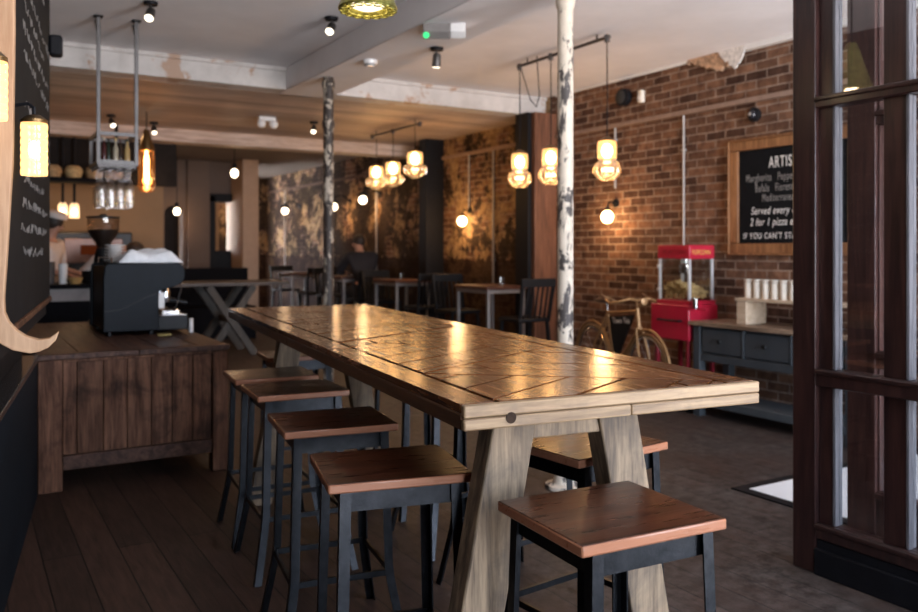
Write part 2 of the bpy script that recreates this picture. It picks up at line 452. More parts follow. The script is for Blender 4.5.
# picture-rail batten running along the brick, white moulding at its top
struct(MB().box(5.615, 5.65, -1.2, 7.3, 2.585, 2.63).box(5.615, 5.65, 7.5, 9.8, 2.585, 2.63).build('trim_3', plain('batten', (0.30, 0.21, 0.165), 0.8, spec=0.1), bevel=0.004))
struct(MB().box(5.60, 5.65, -1.2, 4.72, 3.02, 3.07).box(5.62, 5.65, 5.3, 7.3, 3.045, 3.07).build('trim_4', M['white_paint'], bevel=0.006))
struct(MB().box(5.615, 5.65, 10.0, 17.4, 2.56, 2.60).build('trim_6', plain('dark_batten', (0.10, 0.06, 0.045), 0.8, spec=0.1), bevel=0.004))
# broken plaster where the cornice stops
def torn(seed, y0, y1, d0, d1, depth):
    rng = random.Random(seed); n = 26; low = []
    for k in range(n + 1):
        u = k / n
        low.append((y0 + (y1 - y0) * u, 3.069 - (0.03 + (depth - 0.03) * math.sin(PI * min(1, u * 1.05)) ** 0.6 * (0.7 + 0.3 * math.sin(5 * u))) - rng.uniform(-0.02, 0.02)))
    return MB().prism([(y0, 3.069)] + low + [(y1, 3.069)], lambda u, v, d: (d, u, v), d0, d1)
struct(torn(3, 4.74, 5.34, 5.612, 5.6495, 0.15).build('trim_5', plain('broken_plaster', (0.46, 0.29, 0.18), 0.95, var=0.6, scale=30, bmp=0.8), smooth=False))
struct(torn(5, 4.70, 4.98, 5.597, 5.6115, 0.17).build('trim_7', plain('torn_plaster_white', (0.72, 0.68, 0.64), 0.95, var=0.3, scale=30, bmp=0.8), smooth=False))
# dark bulkhead over the kitchen opening with its shelf
struct(MB().box(-2.4, 2.36, 10.905, 11.05, 2.17, 2.899).build('wall_bulkhead', M['dark_wall']))

# ------------------------------------------------------------------ cast-iron columns with flaking paint
M['iron_white'] = peeling('column_flaking_white', (0.78, 0.67, 0.54), (0.07, 0.058, 0.054), 6.5, 0.548, 'z')
M['iron_dark'] = peeling('column_flaking_dark', (0.045, 0.032, 0.026), (0.50, 0.42, 0.33), 15.0, 0.55, 'z')
def column(x, y, top, mat, label, rings):
    o = thing('iron_column', label, 'column', (x, y, 0), 0, kind='thing')
    MB().lathe([(0.047, 0.06), (0.0455, 0.9), (0.0455, 2.2), (0.0455, top)], n=24).build('shaft', mat, o)
    MB().lathe([(0.0, 0), (0.115, 0.0), (0.115, 0.02), (0.075, 0.03), (0.06, 0.07), (0.05, 0.11), (0.046, 0.12)], n=24).build('base', mat, o)
    for z in rings:
        MB().lathe([(0.046, z - 0.04), (0.052, z - 0.03), (0.057, z), (0.052, z + 0.03), (0.046, z + 0.04)], n=24).build('collar', mat, o)
    return o
column(2.975, 3.765, 2.86, M['iron_white'], 'iron column in flaking white paint standing behind the long table by the bicycle', (2.78,))
column(2.745, 6.77, 2.86, M['iron_dark'], 'dark iron column with mottled peeling paint, beyond the far end of the long table', (2.45, 2.8))
# ------------------------------------------------------------------ glazed draught screen at the entrance
PX = 3.08
door = struct(bpy.data.objects.new('door_1', None)); COL.objects.link(door)
door.location = (PX, 2.33, 0)
door['label'] = 'dark stained glazed entrance screen of stiles, rails and panes beside the floor mat'
def D(b, name, mat=M['door_wood'], bevel=0.005, label=None):
    o = b.build(name, mat, door, bevel=bevel)
    if label: o['label'] = label
    return o
D(MB().box(0, 0.12, -0.112, 0, 0, 2.86), 'post')
TH = 0.075
D(MB().box(0.0265, TH, -0.178, -0.112, 0.15, 2.86), 'stile')
D(MB().box(0.0265, TH + 0.012, -0.49, -0.395, 0.15, 2.86), 'stile')
D(MB().box(0.0265, TH + 0.012, -1.15, -1.05, 0.15, 2.86), 'stile')
for (z0, z1) in ((0.15, 0.215), (0.79, 0.862), (1.955, 2.005), (2.80, 2.86)):
    b = MB()
    b.box(-0.002, 0.026, -1.15, -0.1125, z0, z1).box(-0.012, -0.002, -1.15, -0.1125, z1 - 0.022, z1 - 0.002)
    for (a, c) in ((-0.395, -0.178), (-1.05, -0.49)): b.box(0.026, TH, a, c, z0, z1)
    D(b, 'rail')
D(MB().box(0.008, TH, -1.15, -0.112, 0.0, 0.1495).box(-0.012, 0.008, -1.15, -0.112, 0, 0.11), 'kick_board', M['black_paint'])
# glazing beads on the returns, street daylight painted in as pale grey
for (ya, yb) in ((-0.395, -0.178), (-1.05, -0.49)):
    for (z0, z1) in ((0.215, 0.79), (0.862, 1.955), (2.005, 2.80)):
        b = MB().box(0.020, 0.046, yb - 0.014, yb, z0, z1).box(0.052, 0.074, yb - 0.010, yb, z0, z1)
        D(b, 'glazing_bead', M['door_bead_daylit'], 0.003, 'grey glazing bead, paled as if daylit')
        o = D(MB().box(0.0465, 0.0495, ya, yb, z0, z1), 'glass_pane', M['door_glass'], 0)
# second leaf of the draught lobby, seen through the first
leaf = struct(bpy.data.objects.new('door_3', None)); COL.objects.link(leaf)
leaf.location = (3.70, 2.49, 0)
leaf['label'] = 'red-brown inner door leaf behind the glazed entrance screen'
L_ = lambda b, n, m=M['door_red'], bv=0.004: b.build(n, m, leaf, bevel=bv)
L_(MB().box(0, 0.06, -0.145, 0, 0, 2.86), 'stile')
L_(MB().box(0, 0.06, -0.96, -0.83, 0, 2.86), 'stile')
for (z0, z1) in ((0, 0.22), (0.8, 0.88), (1.95, 2.02), (2.7, 2.86)):
    L_(MB().box(0.004, 0.056, -0.83, -0.145, z0, z1).box(-0.012, 0.004, -0.83, -0.145, z1 - 0.03, z1 - 0.005), 'rail')
for (z0, z1) in ((0.22, 0.8), (0.88, 1.95), (2.02, 2.7)):
    L_(MB().box(0.02, 0.056, -0.155, -0.145, z0, z1), 'glazing_bead', M['door_red'], 0.002)
    L_(MB().box(0.028, 0.031, -0.83, -0.145, z0, z1), 'glass_pane', M['door_glass'], 0)

# pale entrance mat with a dark frame let into the floor
mt = thing('entrance_mat', 'white entrance mat in a dark flat frame on the floor behind the glazed screen', 'mat', (3.76, 0.9, 0))
MB().box(0.07, 1.65, 0.07, 2.28, 0.001, 0.010).build('mat_surface', M['cream_mat'], mt)
MB().box(0, 0.07, 0, 2.35, 0.0, 0.008).box(1.65, 1.72, 0, 2.35, 0.0, 0.008).box(0.07, 1.65, 0, 0.07, 0.0, 0.008).box(0.07, 1.65, 2.28, 2.35, 0.0, 0.008).build('mat_frame', M['black_paint'], mt)

# ------------------------------------------------------------------ the long table
M['top_wood'] = wood('varnished_top', (0.048, 0.014, 0.004), (0.165, 0.060, 0.016), 'y', 0.25, coat=0.2, spec=0.35, isl=0.3, bmp=0.1, grain=0.7)
M['groove'] = plain('groove', (0.012, 0.006, 0.004), 0.8, spec=0.1)
M['end_wood'] = wood('pale_sawn_edge', (0.13, 0.075, 0.036), (0.33, 0.22, 0.12), 'x', 0.6, isl=0.12, bmp=0.4, stain=0.6, stain_c=(0.12, 0.08, 0.05))
M['side_wood'] = wood('dark_side_edge', (0.05, 0.022, 0.010), (0.14, 0.064, 0.03), 'y', 0.42, isl=0.15, bmp=0.4)
M['trestle'] = wood('weathered_oak', (0.075, 0.047, 0.027), (0.31, 0.215, 0.13), 'z', 0.65, isl=0.12, bmp=0.6, stain=0.7, stain_c=(0.06, 0.045, 0.034))
def clip(poly, nx, ny, d):
    """keep nx*x+ny*y <= d"""
    out = []
    for i in range(len(poly)):
        a = poly[i]; b = poly[(i + 1) % len(poly)]
        da = nx * a[0] + ny * a[1] - d; db = nx * b[0] + ny * b[1] - d
        if da <= 0: out.append(a)
        if (da < 0) != (db < 0) and abs(da - db) > 1e-9:
            k = da / (da - db); out.append((a[0] + (b[0] - a[0]) * k, a[1] + (b[1] - a[1]) * k))
    return out
def area(p): return abs(sum(p[i][0] * p[(i + 1) % len(p)][1] - p[(i + 1) % len(p)][0] * p[i][1] for i in range(len(p)))) / 2
def strips(poly, ang, w, gap, off=0.0):
    dx, dy = math.cos(ang), math.sin(ang); nx, ny = -dy, dx
    ds = [nx * x + ny * y for x, y in poly]; k = math.floor((min(ds) - off) / w)
    out = []
    while k * w + off < max(ds):
        lo = k * w + off + gap / 2; hi = (k + 1) * w + off - gap / 2
        p = clip(clip(poly, nx, ny, hi), -nx, -ny, -lo)
        if len(p) > 2 and area(p) > 2e-4: out.append(p)
        k += 1
    return out
def inset(poly, g):
    c = (sum(p[0] for p in poly) / len(poly), sum(p[1] for p in poly) / len(poly)); out = poly
    n = len(poly)
    for i in range(n):
        a, b = poly[i], poly[(i + 1) % n]
        nx, ny = b[1] - a[1], a[0] - b[0]; l = math.hypot(nx, ny); nx /= l; ny /= l
        if nx * (c[0] - a[0]) + ny * (c[1] - a[1]) > 0: nx, ny = -nx, -ny
        out = clip(out, nx, ny, nx * a[0] + ny * a[1] - g)
    return out
TW, TL, TZ, TT = 0.84, 3.36, 1.02, 0.057
tab = thing('long_table', 'long wooden high table with a glossy parquet top on splayed weathered trestle legs', 'table', (1.563, 3.16, 0), R(-7))
def tabletop():
    b = MB(); hw, hl = TW / 2, TL / 2; bw = 0.085; g = 0.0085
    b2 = MB().box(-hw + 0.012, hw - 0.012, -hl + 0.02, hl - 0.012, TZ - TT, TZ - 0.006)
    polys = []
    for s in (-1, 1):
        x0, x1 = sorted((s * hw, s * (hw - bw)))
        for (ya, yb) in ((-hl + 0.02, -0.55), (-0.55, 0.62), (0.62, hl)):
            polys.append([(x0, ya + g / 2), (x1, ya + g / 2), (x1, yb - g / 2), (x0, yb - g / 2)])
    hi = hw - bw - g
    inn = [(-hi, -hl + 0.02), (hi, -hl + 0.02), (hi, hl), (-hi, hl)]
    # zigzag of broad triangles: one set laid along the table, the other on the slant, with short cross battens
    per = 0.84; y = -hl - 1.2; k = 0
    while y < hl:
        tri_a = [(-hi, y), (hi, y + per / 2), (-hi, y + per)]
        tri_b = [(hi, y + per / 2), (-hi, y + per), (hi, y + 1.5 * per)]
        for t, an in ((tri_a, math.atan2(per / 2, 2 * hi)), (tri_b, -math.atan2(per / 2, 2 * hi))):
            q = t
            for (nx, ny, d) in ((0, 1, hl), (0, -1, hl - 0.02)):
                if len(q) > 2: q = clip(q, nx, ny, d)
            if len(q) < 3: continue
            q = inset(q, g / 2)
            if len(q) < 3: continue
            for s in strips(q, an, 0.135, g, 0.02):
                # cross batten pair through the middle boards
                xs = [p[0] for p in s]
                cx = 0.16 if t is tri_a else -0.16
                lo = clip(s, 1, 0, cx - 0.045 - g / 2); md = clip(clip(s, -1, 0, -(cx - 0.045 + g / 2)), 1, 0, cx + 0.045 - g / 2); up = clip(s, -1, 0, -(cx + 0.045 + g / 2))
                if random.random() < 0.4:
                    polys += [p for p in (lo, md, up) if len(p) > 2 and area(p) > 1e-4]
                else: polys.append(s)
        y += per; k += 1
    for p in polys:
        if len(p) > 2 and area(p) > 1e-4:
            dz = random.uniform(-0.0008, 0.0008)
            b.prism(p, lambda u, v, d: (u, v, d + dz), TZ - 0.02, TZ)
    return b, b2
b1, b2 = tabletop()
o_top = b1.build('tabletop', M['top_wood'], tab, bevel=0.0022, seg=2)
b2.build('core_board', M['groove'], o_top)
for s in (-1, 1):
    x0, x1 = sorted((s * TW / 2, s * (TW / 2 - 0.03)))
    sb = MB().box(x0, x1, -TL / 2 + 0.02, 0.1, TZ - TT, TZ - 0.022).box(x0, x1, 0.102, TL / 2, TZ - TT, TZ - 0.022)
    sb.build('side_edge', M['side_wood'], o_top, bevel=0.002)['label'] = 'dark brown long edge'
eb = MB()
eb.box(-TW / 2, TW / 2, -TL / 2, -TL / 2 + 0.0195, TZ - TT + 0.028, TZ).box(-TW / 2, 0.02, -TL / 2 + 0.001, -TL / 2 + 0.0195, TZ - TT, TZ - TT + 0.0272).box(0.021, TW / 2, -TL / 2, -TL / 2 + 0.0195, TZ - TT, TZ - TT + 0.0272)
eb.build('end_edge', M['end_wood'], o_top, bevel=0.004)['label'] = 'pale sawn end edge of the table top'
bt = MB().lathe([(0.0, -0.001), (0.013, -0.001), (0.013, 0.0004), (0.009, 0.0007), (0, 0.0007)], (-TW / 2 + 0.115, -TL / 2, TZ - 0.035), 16, Euler((R(90), 0, 0)).to_matrix())
bt.build('knot', plain('knot_wood', (0.03, 0.018, 0.012), 0.8, var=0.4, scale=60, spec=0.1), o_top)['label'] = 'dark knot in the end edge'
def trestle(y, lean):
    for s in (-1, 1):
        b = MB()
        top, bot = 0.15 * s, 0.335 * s
        b.prism([(top - 0.063, TZ - TT), (top + 0.063, TZ - TT), (bot + 0.063, 0), (bot - 0.063, 0)], lambda u, v, d: (u, d, v), y - 0.036, y + 0.044)
        b.build('leg', M['trestle'], tab, bevel=0.005)
    MB().prism([(-0.085, TZ - TT - 0.001), (0.085, TZ - TT - 0.001), (0.106, 0.865), (-0.106, 0.865)], lambda u, v, d: (u, d, v), y - 0.028, y + 0.03).build('crossbar', M['trestle'], tab, bevel=0.004)
trestle(-1.39, 0); trestle(1.17, 0)
MB().box(-0.03, 0.03, -1.345, 1.125, 0.885, 0.955).build('stretcher', M['trestle'], tab, bevel=0.004)

# ------------------------------------------------------------------ bar stools
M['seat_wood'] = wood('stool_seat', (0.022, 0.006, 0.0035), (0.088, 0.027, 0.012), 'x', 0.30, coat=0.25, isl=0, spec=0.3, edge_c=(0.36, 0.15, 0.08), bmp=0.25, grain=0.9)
M['steel'] = plain('blackened_steel', (0.031, 0.033, 0.037), 0.36, metal=1.0, var=0.25, scale=30, bmp=0.1)
HS = 0.76
def make_stool(label):
    t = thing('bar_stool', label, 'stool', (0, 0, 0), 0, 'steel framed bar stools round the long table')
    h = 0.197; hy = 0.174
    sb = MB().box(-h, h, -hy, hy, HS - 0.026, HS)
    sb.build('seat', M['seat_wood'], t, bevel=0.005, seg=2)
    z0, z1 = HS - 0.08, HS - 0.0265
    a = 0.158
    MB().box(-a, a, -a + 0.006, -a + 0.01, z0, z1).build('apron', M['steel'], t)
    MB().box(-a, a, a - 0.01, a - 0.006, z0, z1).build('apron', M['steel'], t)
    MB().box(-a + 0.006, -a + 0.01, -a + 0.011, a - 0.011, z0, z1).build('apron', M['steel'], t)
    MB().box(a - 0.01, a - 0.006, -a + 0.011, a - 0.011, z0, z1).build('apron', M['steel'], t)
    for sx in (-1, 1):
        for sy in (-1, 1):
            w, th = 0.029, 0.0045
            sec = [(0, 0), (-w, 0), (-w, -th), (-th, -th), (-th, -w), (0, -w)]
            sec = [(p * sx, q * sy) for p, q in sec]
            pts = [(sx * (a + 0.006), sy * (a + 0.006), HS - 0.027), (sx * (a + 0.018), sy * (a + 0.018), 0.27), (sx * (a + 0.024), sy * (a + 0.024), 0.22), (sx * (a + 0.062), sy * (a + 0.062), 0.0)]
            MB().sweep(sec, pts).build('leg', M['steel'], t)
    q = a + 0.012
    for s in (-1, 1):
        MB().bar((-q, s * q, 0.25), (q, s * q, 0.25), 0.012, 0.02).build('stretcher', M['steel'], t)
        MB().bar((s * q, -q + 0.007, 0.25), (s * q, q - 0.007, 0.25), 0.012, 0.02).build('stretcher', M['steel'], t)
    return t
stools = [
    (1.287, 1.47, -4, 'wooden seated steel bar stool tucked under the pale near end of the long table'),
    (1.035, 2.11, -13, 'first bar stool from the table end on the counter side of the long table'),
    (1.135, 2.775, -9, 'second bar stool from the table end on the counter side of the long table'),
    (1.255, 3.49, -5, 'third bar stool from the table end on the counter side, level with the wooden counter'),
    (1.30, 3.955, -6, 'bar stool closest to the wooden counter, last on its side of the table'),
    (1.69, 2.045, 6, 'bar stool showing its red-brown seat just past the right trestle leg'),
    (1.90, 2.75, 4, 'bar stool second from the near end on the bicycle side of the table'),
    (1.98, 3.38, -2, 'bar stool third from the near end on the bicycle side of the table'),
    (2.10, 3.93, 2, 'bar stool fourth from the near end on the bicycle side of the table'),
    (1.68, 4.64, -7, 'bar stool pushed under the far end of the long table'),
]
st0 = None
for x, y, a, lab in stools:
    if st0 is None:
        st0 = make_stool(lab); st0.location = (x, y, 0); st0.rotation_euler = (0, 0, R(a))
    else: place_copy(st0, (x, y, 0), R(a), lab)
# ------------------------------------------------------------------ left: dark wall, menu board, curved panel, ribbed counter
LW = (0.072, 2.803, 0); LA = R(-8.08)
def at_left(o): o.location = LW; o.rotation_euler = (0, 0, LA); return o
M['ribbed'] = plain('ribbed_black', (0.007, 0.009, 0.012), 0.5, var=0.15, spec=0.25)
M['chalkboard'] = plain('chalkboard', (0.007, 0.007, 0.008), 0.85, var=0.3, scale=5, spec=0.15)
M['chalk'] = plain('chalk', (0.15, 0.135, 0.125), 0.9)
M['chalk_white'] = plain('chalk_white', (0.85, 0.83, 0.8), 0.9)
M['horn_wood'] = wood('pale_plywood', (0.36, 0.20, 0.105), (0.50, 0.31, 0.18), 'z', 0.5, isl=0, bmp=0.05)
M['counter_wood'] = wood('counter_wood', (0.05, 0.021, 0.012), (0.19, 0.092, 0.056), 'z', 0.6, isl=0.25, stain=0.7, stain_c=(0.012, 0.007, 0.006), bmp=0.5, spec=0.12)
M['counter_top'] = wood('counter_top', (0.028, 0.012, 0.008), (0.095, 0.048, 0.033), 'y', 0.5, isl=0.25, stain=0.5, stain_c=(0.012, 0.007, 0.006), bmp=0.4, spec=0.2)
at_left(struct(MB().box(-0.22, 0, 0.0, 2.453, 1.0, 3.07).box(-0.22, -0.12, 0.0, 2.453, 0, 0.9995).build('wall_left.001', M['dark_wall'])))
mb = at_left(thing('menu_board', 'tall black menu board with slanting chalk writing on the dark wall', 'board'))
MB().box(0.0005, 0.02, 0.12, 2.44, 1.10, 3.04).build('panel', M['chalkboard'], mb, bevel=0.002)
MB().box(0.0005, 0.03, 0.12, 2.44, 1.075, 1.0995).build('ledge', M['counter_wood'], mb, bevel=0.003)
for i in range(17):
    rows = MB()
    z = 2.92 - i * 0.098
    if i in (4, 9): continue
    y = 0.75 + random.random() * 0.15
    end = 2.3 - random.random() * 0.4
    while y < end:
        wl = 0.08 + random.random() * 0.16
        n = int(wl / 0.02)
        pts = [(0.0212, y + k * wl / n, z + random.uniform(-0.022, 0.022)) for k in range(n + 1)]
        rows.tube(pts, 0.0022, 4)
        y += wl + 0.05
    rows.build('chalk_writing', M['chalk'], mb, smooth=False)
# ribbed counter under it
rc = at_left(thing('ribbed_counter', 'low black counter with vertical ribs under the menu board', 'counter'))
b = MB().box(-0.1195, -0.046, 0.06, 2.345, 0, 0.75)
for i in range(95):
    b.tube([(-0.045, 0.075 + i * 0.024, 0.0), (-0.045, 0.075 + i * 0.024, 0.75)], 0.0095, 8)
b.build('ribbed_front', M['ribbed'], rc)
MB().box(-0.1195, -0.026, 0.05, 2.35, 0.751, 0.78).build('counter_top', plain('glossy_black_top', (0.03, 0.03, 0.034), 0.2, coat=0.5), rc, bevel=0.004)
# curved plywood end panel
outline = [(0.070, 3.068), (0.071, 2.0), (0.066, 1.62), (0.050, 1.32), (0.044, 1.22), (0.0454, 1.178), (0.056, 1.150), (0.077, 1.124), (0.101, 1.106), (0.136, 1.094), (0.163, 1.098), (0.188, 1.117),
           (0.180, 1.091), (0.160, 1.070), (0.136, 1.059), (0.112, 1.055), (0.067, 1.066), (0.036, 1.086), (-0.02, 1.14), (-0.07, 1.27), (-0.10, 1.6), (-0.11, 3.068)]
hp = at_left(thing('curved_panel', 'pale plywood end panel curling into a pointed hook at the end of the dark wall', 'panel'))
MB().prism(outline, lambda u, v, d: (u, d, v), -0.046, -0.002).build('hooked_board', M['horn_wood'], hp, bevel=0.003, ang=50)

# ribbed glass lanterns
M['lantern'] = thin_glass('lantern_glass', (1.0, 0.86, 0.62), 0.05, 0.1, (1.0, 0.60, 0.24), 1.6)
M['bulb'] = emitter('bulb', (1.0, 0.66, 0.30), 30.0)
M['bulb_white'] = emitter('bulb_white', (1.0, 0.80, 0.55), 12.0)
M['brass_dark'] = plain('dark_brass', (0.20, 0.12, 0.05), 0.35, metal=0.9)
def plight(loc, w, c=(1.0, 0.56, 0.25), r=0.035):
    l = bpy.data.lights.new('lamp_light', 'POINT'); l.energy = w; l.color = c; l.shadow_soft_size = r
    o = bpy.data.objects.new('lamp_light', l); COL.objects.link(o); o.location = loc
    return o
def lantern(lx, ly, z, r, h, label, arm_from):
    t = at_left(thing('wall_lantern', label, 'lamp', group='ribbed glass wall lanterns'))
    prof = []
    n = 7
    for i in range(n):
        z0 = z - h / 2 + h * i / n
        for k in range(4):
            prof.append((r * (0.95 + 0.05 * math.sin(PI * k / 4)), z0 + h / n * k / 4))
    prof.append((r * 0.95, z + h / 2))
    MB().shell(prof, (lx, ly, 0), 28).build('glass_shade', M['lantern'], t)
    MB().lathe([(0, z + h / 2 + 0.03), (r * 0.5, z + h / 2 + 0.028), (r * 0.99, z + h / 2 + 0.012), (r * 1.0, z + h / 2), (0, z + h / 2)], (lx, ly, 0), 24).build('cap', M['brass_dark'], t)
    MB().sphere((lx, ly, z), r * 0.42, 14, (1, 1, 1.7)).build('bulb', M['bulb'], t)
    q = z + h / 2 + 0.03
    MB().tube([(lx, ly, q), (lx, ly, q + 0.025), (lx - 0.02, ly + 0.01, q + 0.04), arm_from], 0.006, 8).build('bracket', M['black_paint'], t)
    wl = plight((0, 0, 0), 0.35, r=r * 0.6)
    wl.location = Matrix.Translation(LW) @ Euler((0, 0, LA)).to_matrix() @ Vector((lx, ly, z)) if False else (Matrix.Translation(LW) @ Euler((0, 0, LA)).to_matrix().to_4x4()) @ Vector((lx, ly, z - h * 0.36))
    return t
lantern(0.083, 0.50, 1.715, 0.044, 0.185, 'glowing ribbed glass lantern on the black menu board', (0.021, 0.52, 1.87))
lantern(0.045, -0.32, 1.775, 0.037, 0.152, 'glowing ribbed glass lantern hanging in front of the pale curved panel', (0.03, -0.05, 1.91))
sp = at_left(thing('wall_speaker', 'small black loudspeaker box high on the end of the menu board wall', 'speaker'))
MB().box(0.021, 0.085, 2.36, 2.45, 2.45, 2.565).build('cabinet', M['black_paint'], sp, bevel=0.012)
MB().box(0.0852, 0.088, 2.37, 2.44, 2.46, 2.555).build('grille', plain('grille', (0.03, 0.03, 0.035), 0.8), sp)

# ------------------------------------------------------------------ wooden bar counter
bc = thing('bar_counter', 'rustic bar counter clad in upright brown boards, carrying the espresso machine', 'counter', (0.37, 5.15, 0))
CW, CD, CHT = 1.055, 2.25, 0.775
for (x, y) in ((0, 0), (CW - 0.095, 0), (0, CD - 0.1), (CW - 0.095, CD - 0.1)):
    MB().box(x, x + 0.125 if x == 0 else x + 0.095, y, y + 0.1, 0, CHT - 0.032).build('corner_post', M['counter_wood'], bc, bevel=0.005)
pb = MB(); x = 0.126; ws = [0.075, 0.14, 0.13, 0.135, 0.12, 0.12, 0.115]
tot = sum(ws); k = (CW - 0.096 - 0.126) / tot
for w in ws:
    pb.box(x + 0.002, x + w * k - 0.002, 0.02, 0.045, 0.2, CHT - 0.05); x += w * k
pb.build('front_boards', M['counter_wood'], bc, bevel=0.003)
MB().box(0.126, CW - 0.096, 0.008, 0.05, 0.115, 0.198).build('bottom_rail', M['counter_top'], bc, bevel=0.004)
MB().box(0.126, CW - 0.096, 0.006, 0.05, CHT - 0.05, CHT - 0.033).build('top_rail', M['counter_wood'], bc, bevel=0.003)
sbm = MB()
for s in (0.01, CW - 0.035):
    for i in range(16): sbm.box(s, s + 0.025, 0.101 + i * 0.128, 0.225 + i * 0.128, 0.115, CHT - 0.035)
sbm.build('side_boards', M['counter_wood'], bc, bevel=0.002)
tb = MB()
xs = [-0.01, 0.21, 0.43, 0.65, 0.88, CW + 0.008]
for a, c in zip(xs, xs[1:]): tb.box(a + 0.002, c - 0.002, 0.06, CD, CHT - 0.031, CHT)
tb.box(-0.012, 0.53, -0.012, 0.058, CHT - 0.031, CHT).box(0.533, CW + 0.01, -0.012, 0.058, CHT - 0.031, CHT)
tb.build('top_boards', M['counter_top'], bc, bevel=0.003)
CZ = CHT + 0.0005

# espresso machine
M['machine'] = plain('machine_grey', (0.011, 0.014, 0.018), 0.6, var=0.1, spec=0.2)
M['machine_black'] = plain('machine_black', (0.006, 0.0065, 0.008), 0.4, spec=0.3)
M['chrome'] = plain('chrome', (0.75, 0.75, 0.76), 0.14, metal=1.0, var=0.03)
M['ceramic'] = plain('ceramic', (0.78, 0.76, 0.74), 0.3, var=0.03)
M['cloth_white'] = plain('towel', (0.88, 0.88, 0.89), 0.9, var=0.08, scale=30, bmp=0.3)
em = thing('espresso_machine', 'dark grey espresso machine with a sloped side panel on the wooden bar counter', 'coffee machine', (0.825, 6.0, CZ))
em.scale = (0.9, 1, 1)
side = [(0.0, 0.03), (0.0, 0.40), (0.012, 0.475), (0.03, 0.492), (0.545, 0.492), (0.578, 0.475), (0.592, 0.43), (0.585, 0.375), (0.555, 0.345), (0.50, 0.325), (0.41, 0.305), (0.395, 0.27), (0.395, 0.03)]
fxz = lambda u, v, d: (u, d, v)
MB().prism(side, fxz, 0.0, 0.03).build('side_panel', M['machine'], em, bevel=0.006, ang=50)
MB().prism(side, fxz, 0.67, 0.70).build('side_panel', M['machine'], em, bevel=0.006, ang=50)
body = [(0.02, 0.04), (0.02, 0.47), (0.53, 0.47), (0.565, 0.42), (0.55, 0.37), (0.38, 0.33), (0.38, 0.04)]
MB().prism(body, fxz, 0.031, 0.669).build('body', M['machine_black'], em)
seam = [(0.002, -0.0025, 0.17), (0.10, -0.0025, 0.178), (0.2, -0.0025, 0.215), (0.3, -0.0025, 0.262), (0.392, -0.0025, 0.292)]
MB().tube(seam, 0.005, 6).build('trim_line', M['machine_black'], em)
MB().box(0.39, 0.615, 0.0, 0.70, 0.025, 0.125).build('drip_tray', M['machine_black'], em, bevel=0.008)
gr = MB().box(0.40, 0.61, 0.012, 0.688, 0.1255, 0.132)
gr.build('drip_grille', M['chrome'], em, bevel=0.002)
for y in (0.14, 0.36, 0.58):
    MB().lathe([(0, 0.215), (0.034, 0.215), (0.038, 0.235), (0.038, 0.285), (0.03, 0.312), (0, 0.312)], (0.475, y, 0), 20).build('group_head', M['chrome'], em)
    MB().tube([(0.475, y, 0.225), (0.56, y, 0.222), (0.64, y, 0.205)], [0.012, 0.013, 0.016], 10).build('portafilter', M['machine_black'], em)
for y in (0.045, 0.655):
    MB().tube([(0.55, y, 0.35), (0.575, y, 0.32), (0.545, y, 0.22), (0.52, y, 0.15)], 0.006, 8).build('steam_wand', M['chrome'], em)
MB().box(0.4, 0.445, 0.034, 0.05, 0.175, 0.29).build('switch_plate', M['ceramic'], em, bevel=0.004)['label'] = 'white upright plate'
MB().box(0.43, 0.56, 0.05, 0.4, 0.1325, 0.16).build('cup_stand', M['chrome'], em, bevel=0.003)
for (x, y) in ((0.05, 0.06), (0.05, 0.64), (0.35, 0.06), (0.35, 0.64)):
    MB().lathe([(0, 0), (0.022, 0), (0.018, 0.042), (0, 0.042)], (x, y, 0), 14).build('foot', M['machine_black'], em)
MB().lathe([(0, 0), (0.017, 0), (0.017, 0.095), (0.014, 0.1), (0, 0.1)], (0.645, 0.03, 0), 16).build('corner_leg', M['ceramic'], em)['label'] = 'short white corner leg'
# upstand rail on the machine
MB().tube([(0.06, 0.03, 0.493), (0.06, 0.03, 0.53), (0.06, 0.66, 0.53), (0.06, 0.66, 0.493)], 0.005, 8).build('cup_rail', M['chrome'], em)
TOPZ = CZ + 0.4925
# towel over upturned cups
tw = thing('towel', 'crumpled white towel spread on top of the espresso machine', 'towel', (0.93, 6.02, TOPZ))
b = MB(); nx, ny = 22, 16; vs = []; fs = []
for j in range(ny + 1):
    for i in range(nx + 1):
        u, v = i / nx, j / ny
        x = 0.0 + 0.42 * u - 0.03 * v; y = 0.01 + 0.30 * v
        e = min(1, min(u, 1 - u) * 5) * min(1, v * 14, (1 - v) * 6)
        z = 0.003 + e * (0.075 + 0.014 * math.sin(9 * u + 4 * v) + 0.010 * math.sin(17 * v - 6 * u))
        vs.append((x, y, z))
for j in range(ny):
    for i in range(nx):
        k = j * (nx + 1) + i; fs.append((k, k + 1, k + nx + 2, k + nx + 1))
b.add(vs, fs)
to = b.build('towel_cloth', M['cloth_white'], tw, ang=180)
sd = to.modifiers.new('thick', 'SOLIDIFY'); sd.thickness = 0.004; sd.offset = 1
def saucer_prof(r, h): return [(0, 0.0), (r * 0.55, 0.0), (r * 0.6, h * 0.3), (r, h * 0.9), (r * 0.98, h), (r * 0.55, h * 0.5), (0, h * 0.45)]
for i in range(6):
    o = MB().lathe(saucer_prof(0.072, 0.022), (0, 0, 0), 24).build('saucer', M['ceramic'])
    o.location = (0.96, 6.42, TOPZ + i * 0.0215)
    tag(o, ['white saucer at the bottom of the stack behind the towel', 'white saucer second from the bottom of the stack behind the towel', 'white saucer third from the bottom of the stack behind the towel',
            'white saucer third from the top of the stack behind the towel', 'white saucer second from the top of the stack behind the towel', 'white saucer on top of the stack behind the towel'][i], 'saucer', 'saucers stacked on the espresso machine')
sc_ = thing('scouring_pad', 'small yellow cleaning pad on the counter in front of the espresso machine', 'sponge', (1.15, 5.86, CZ))
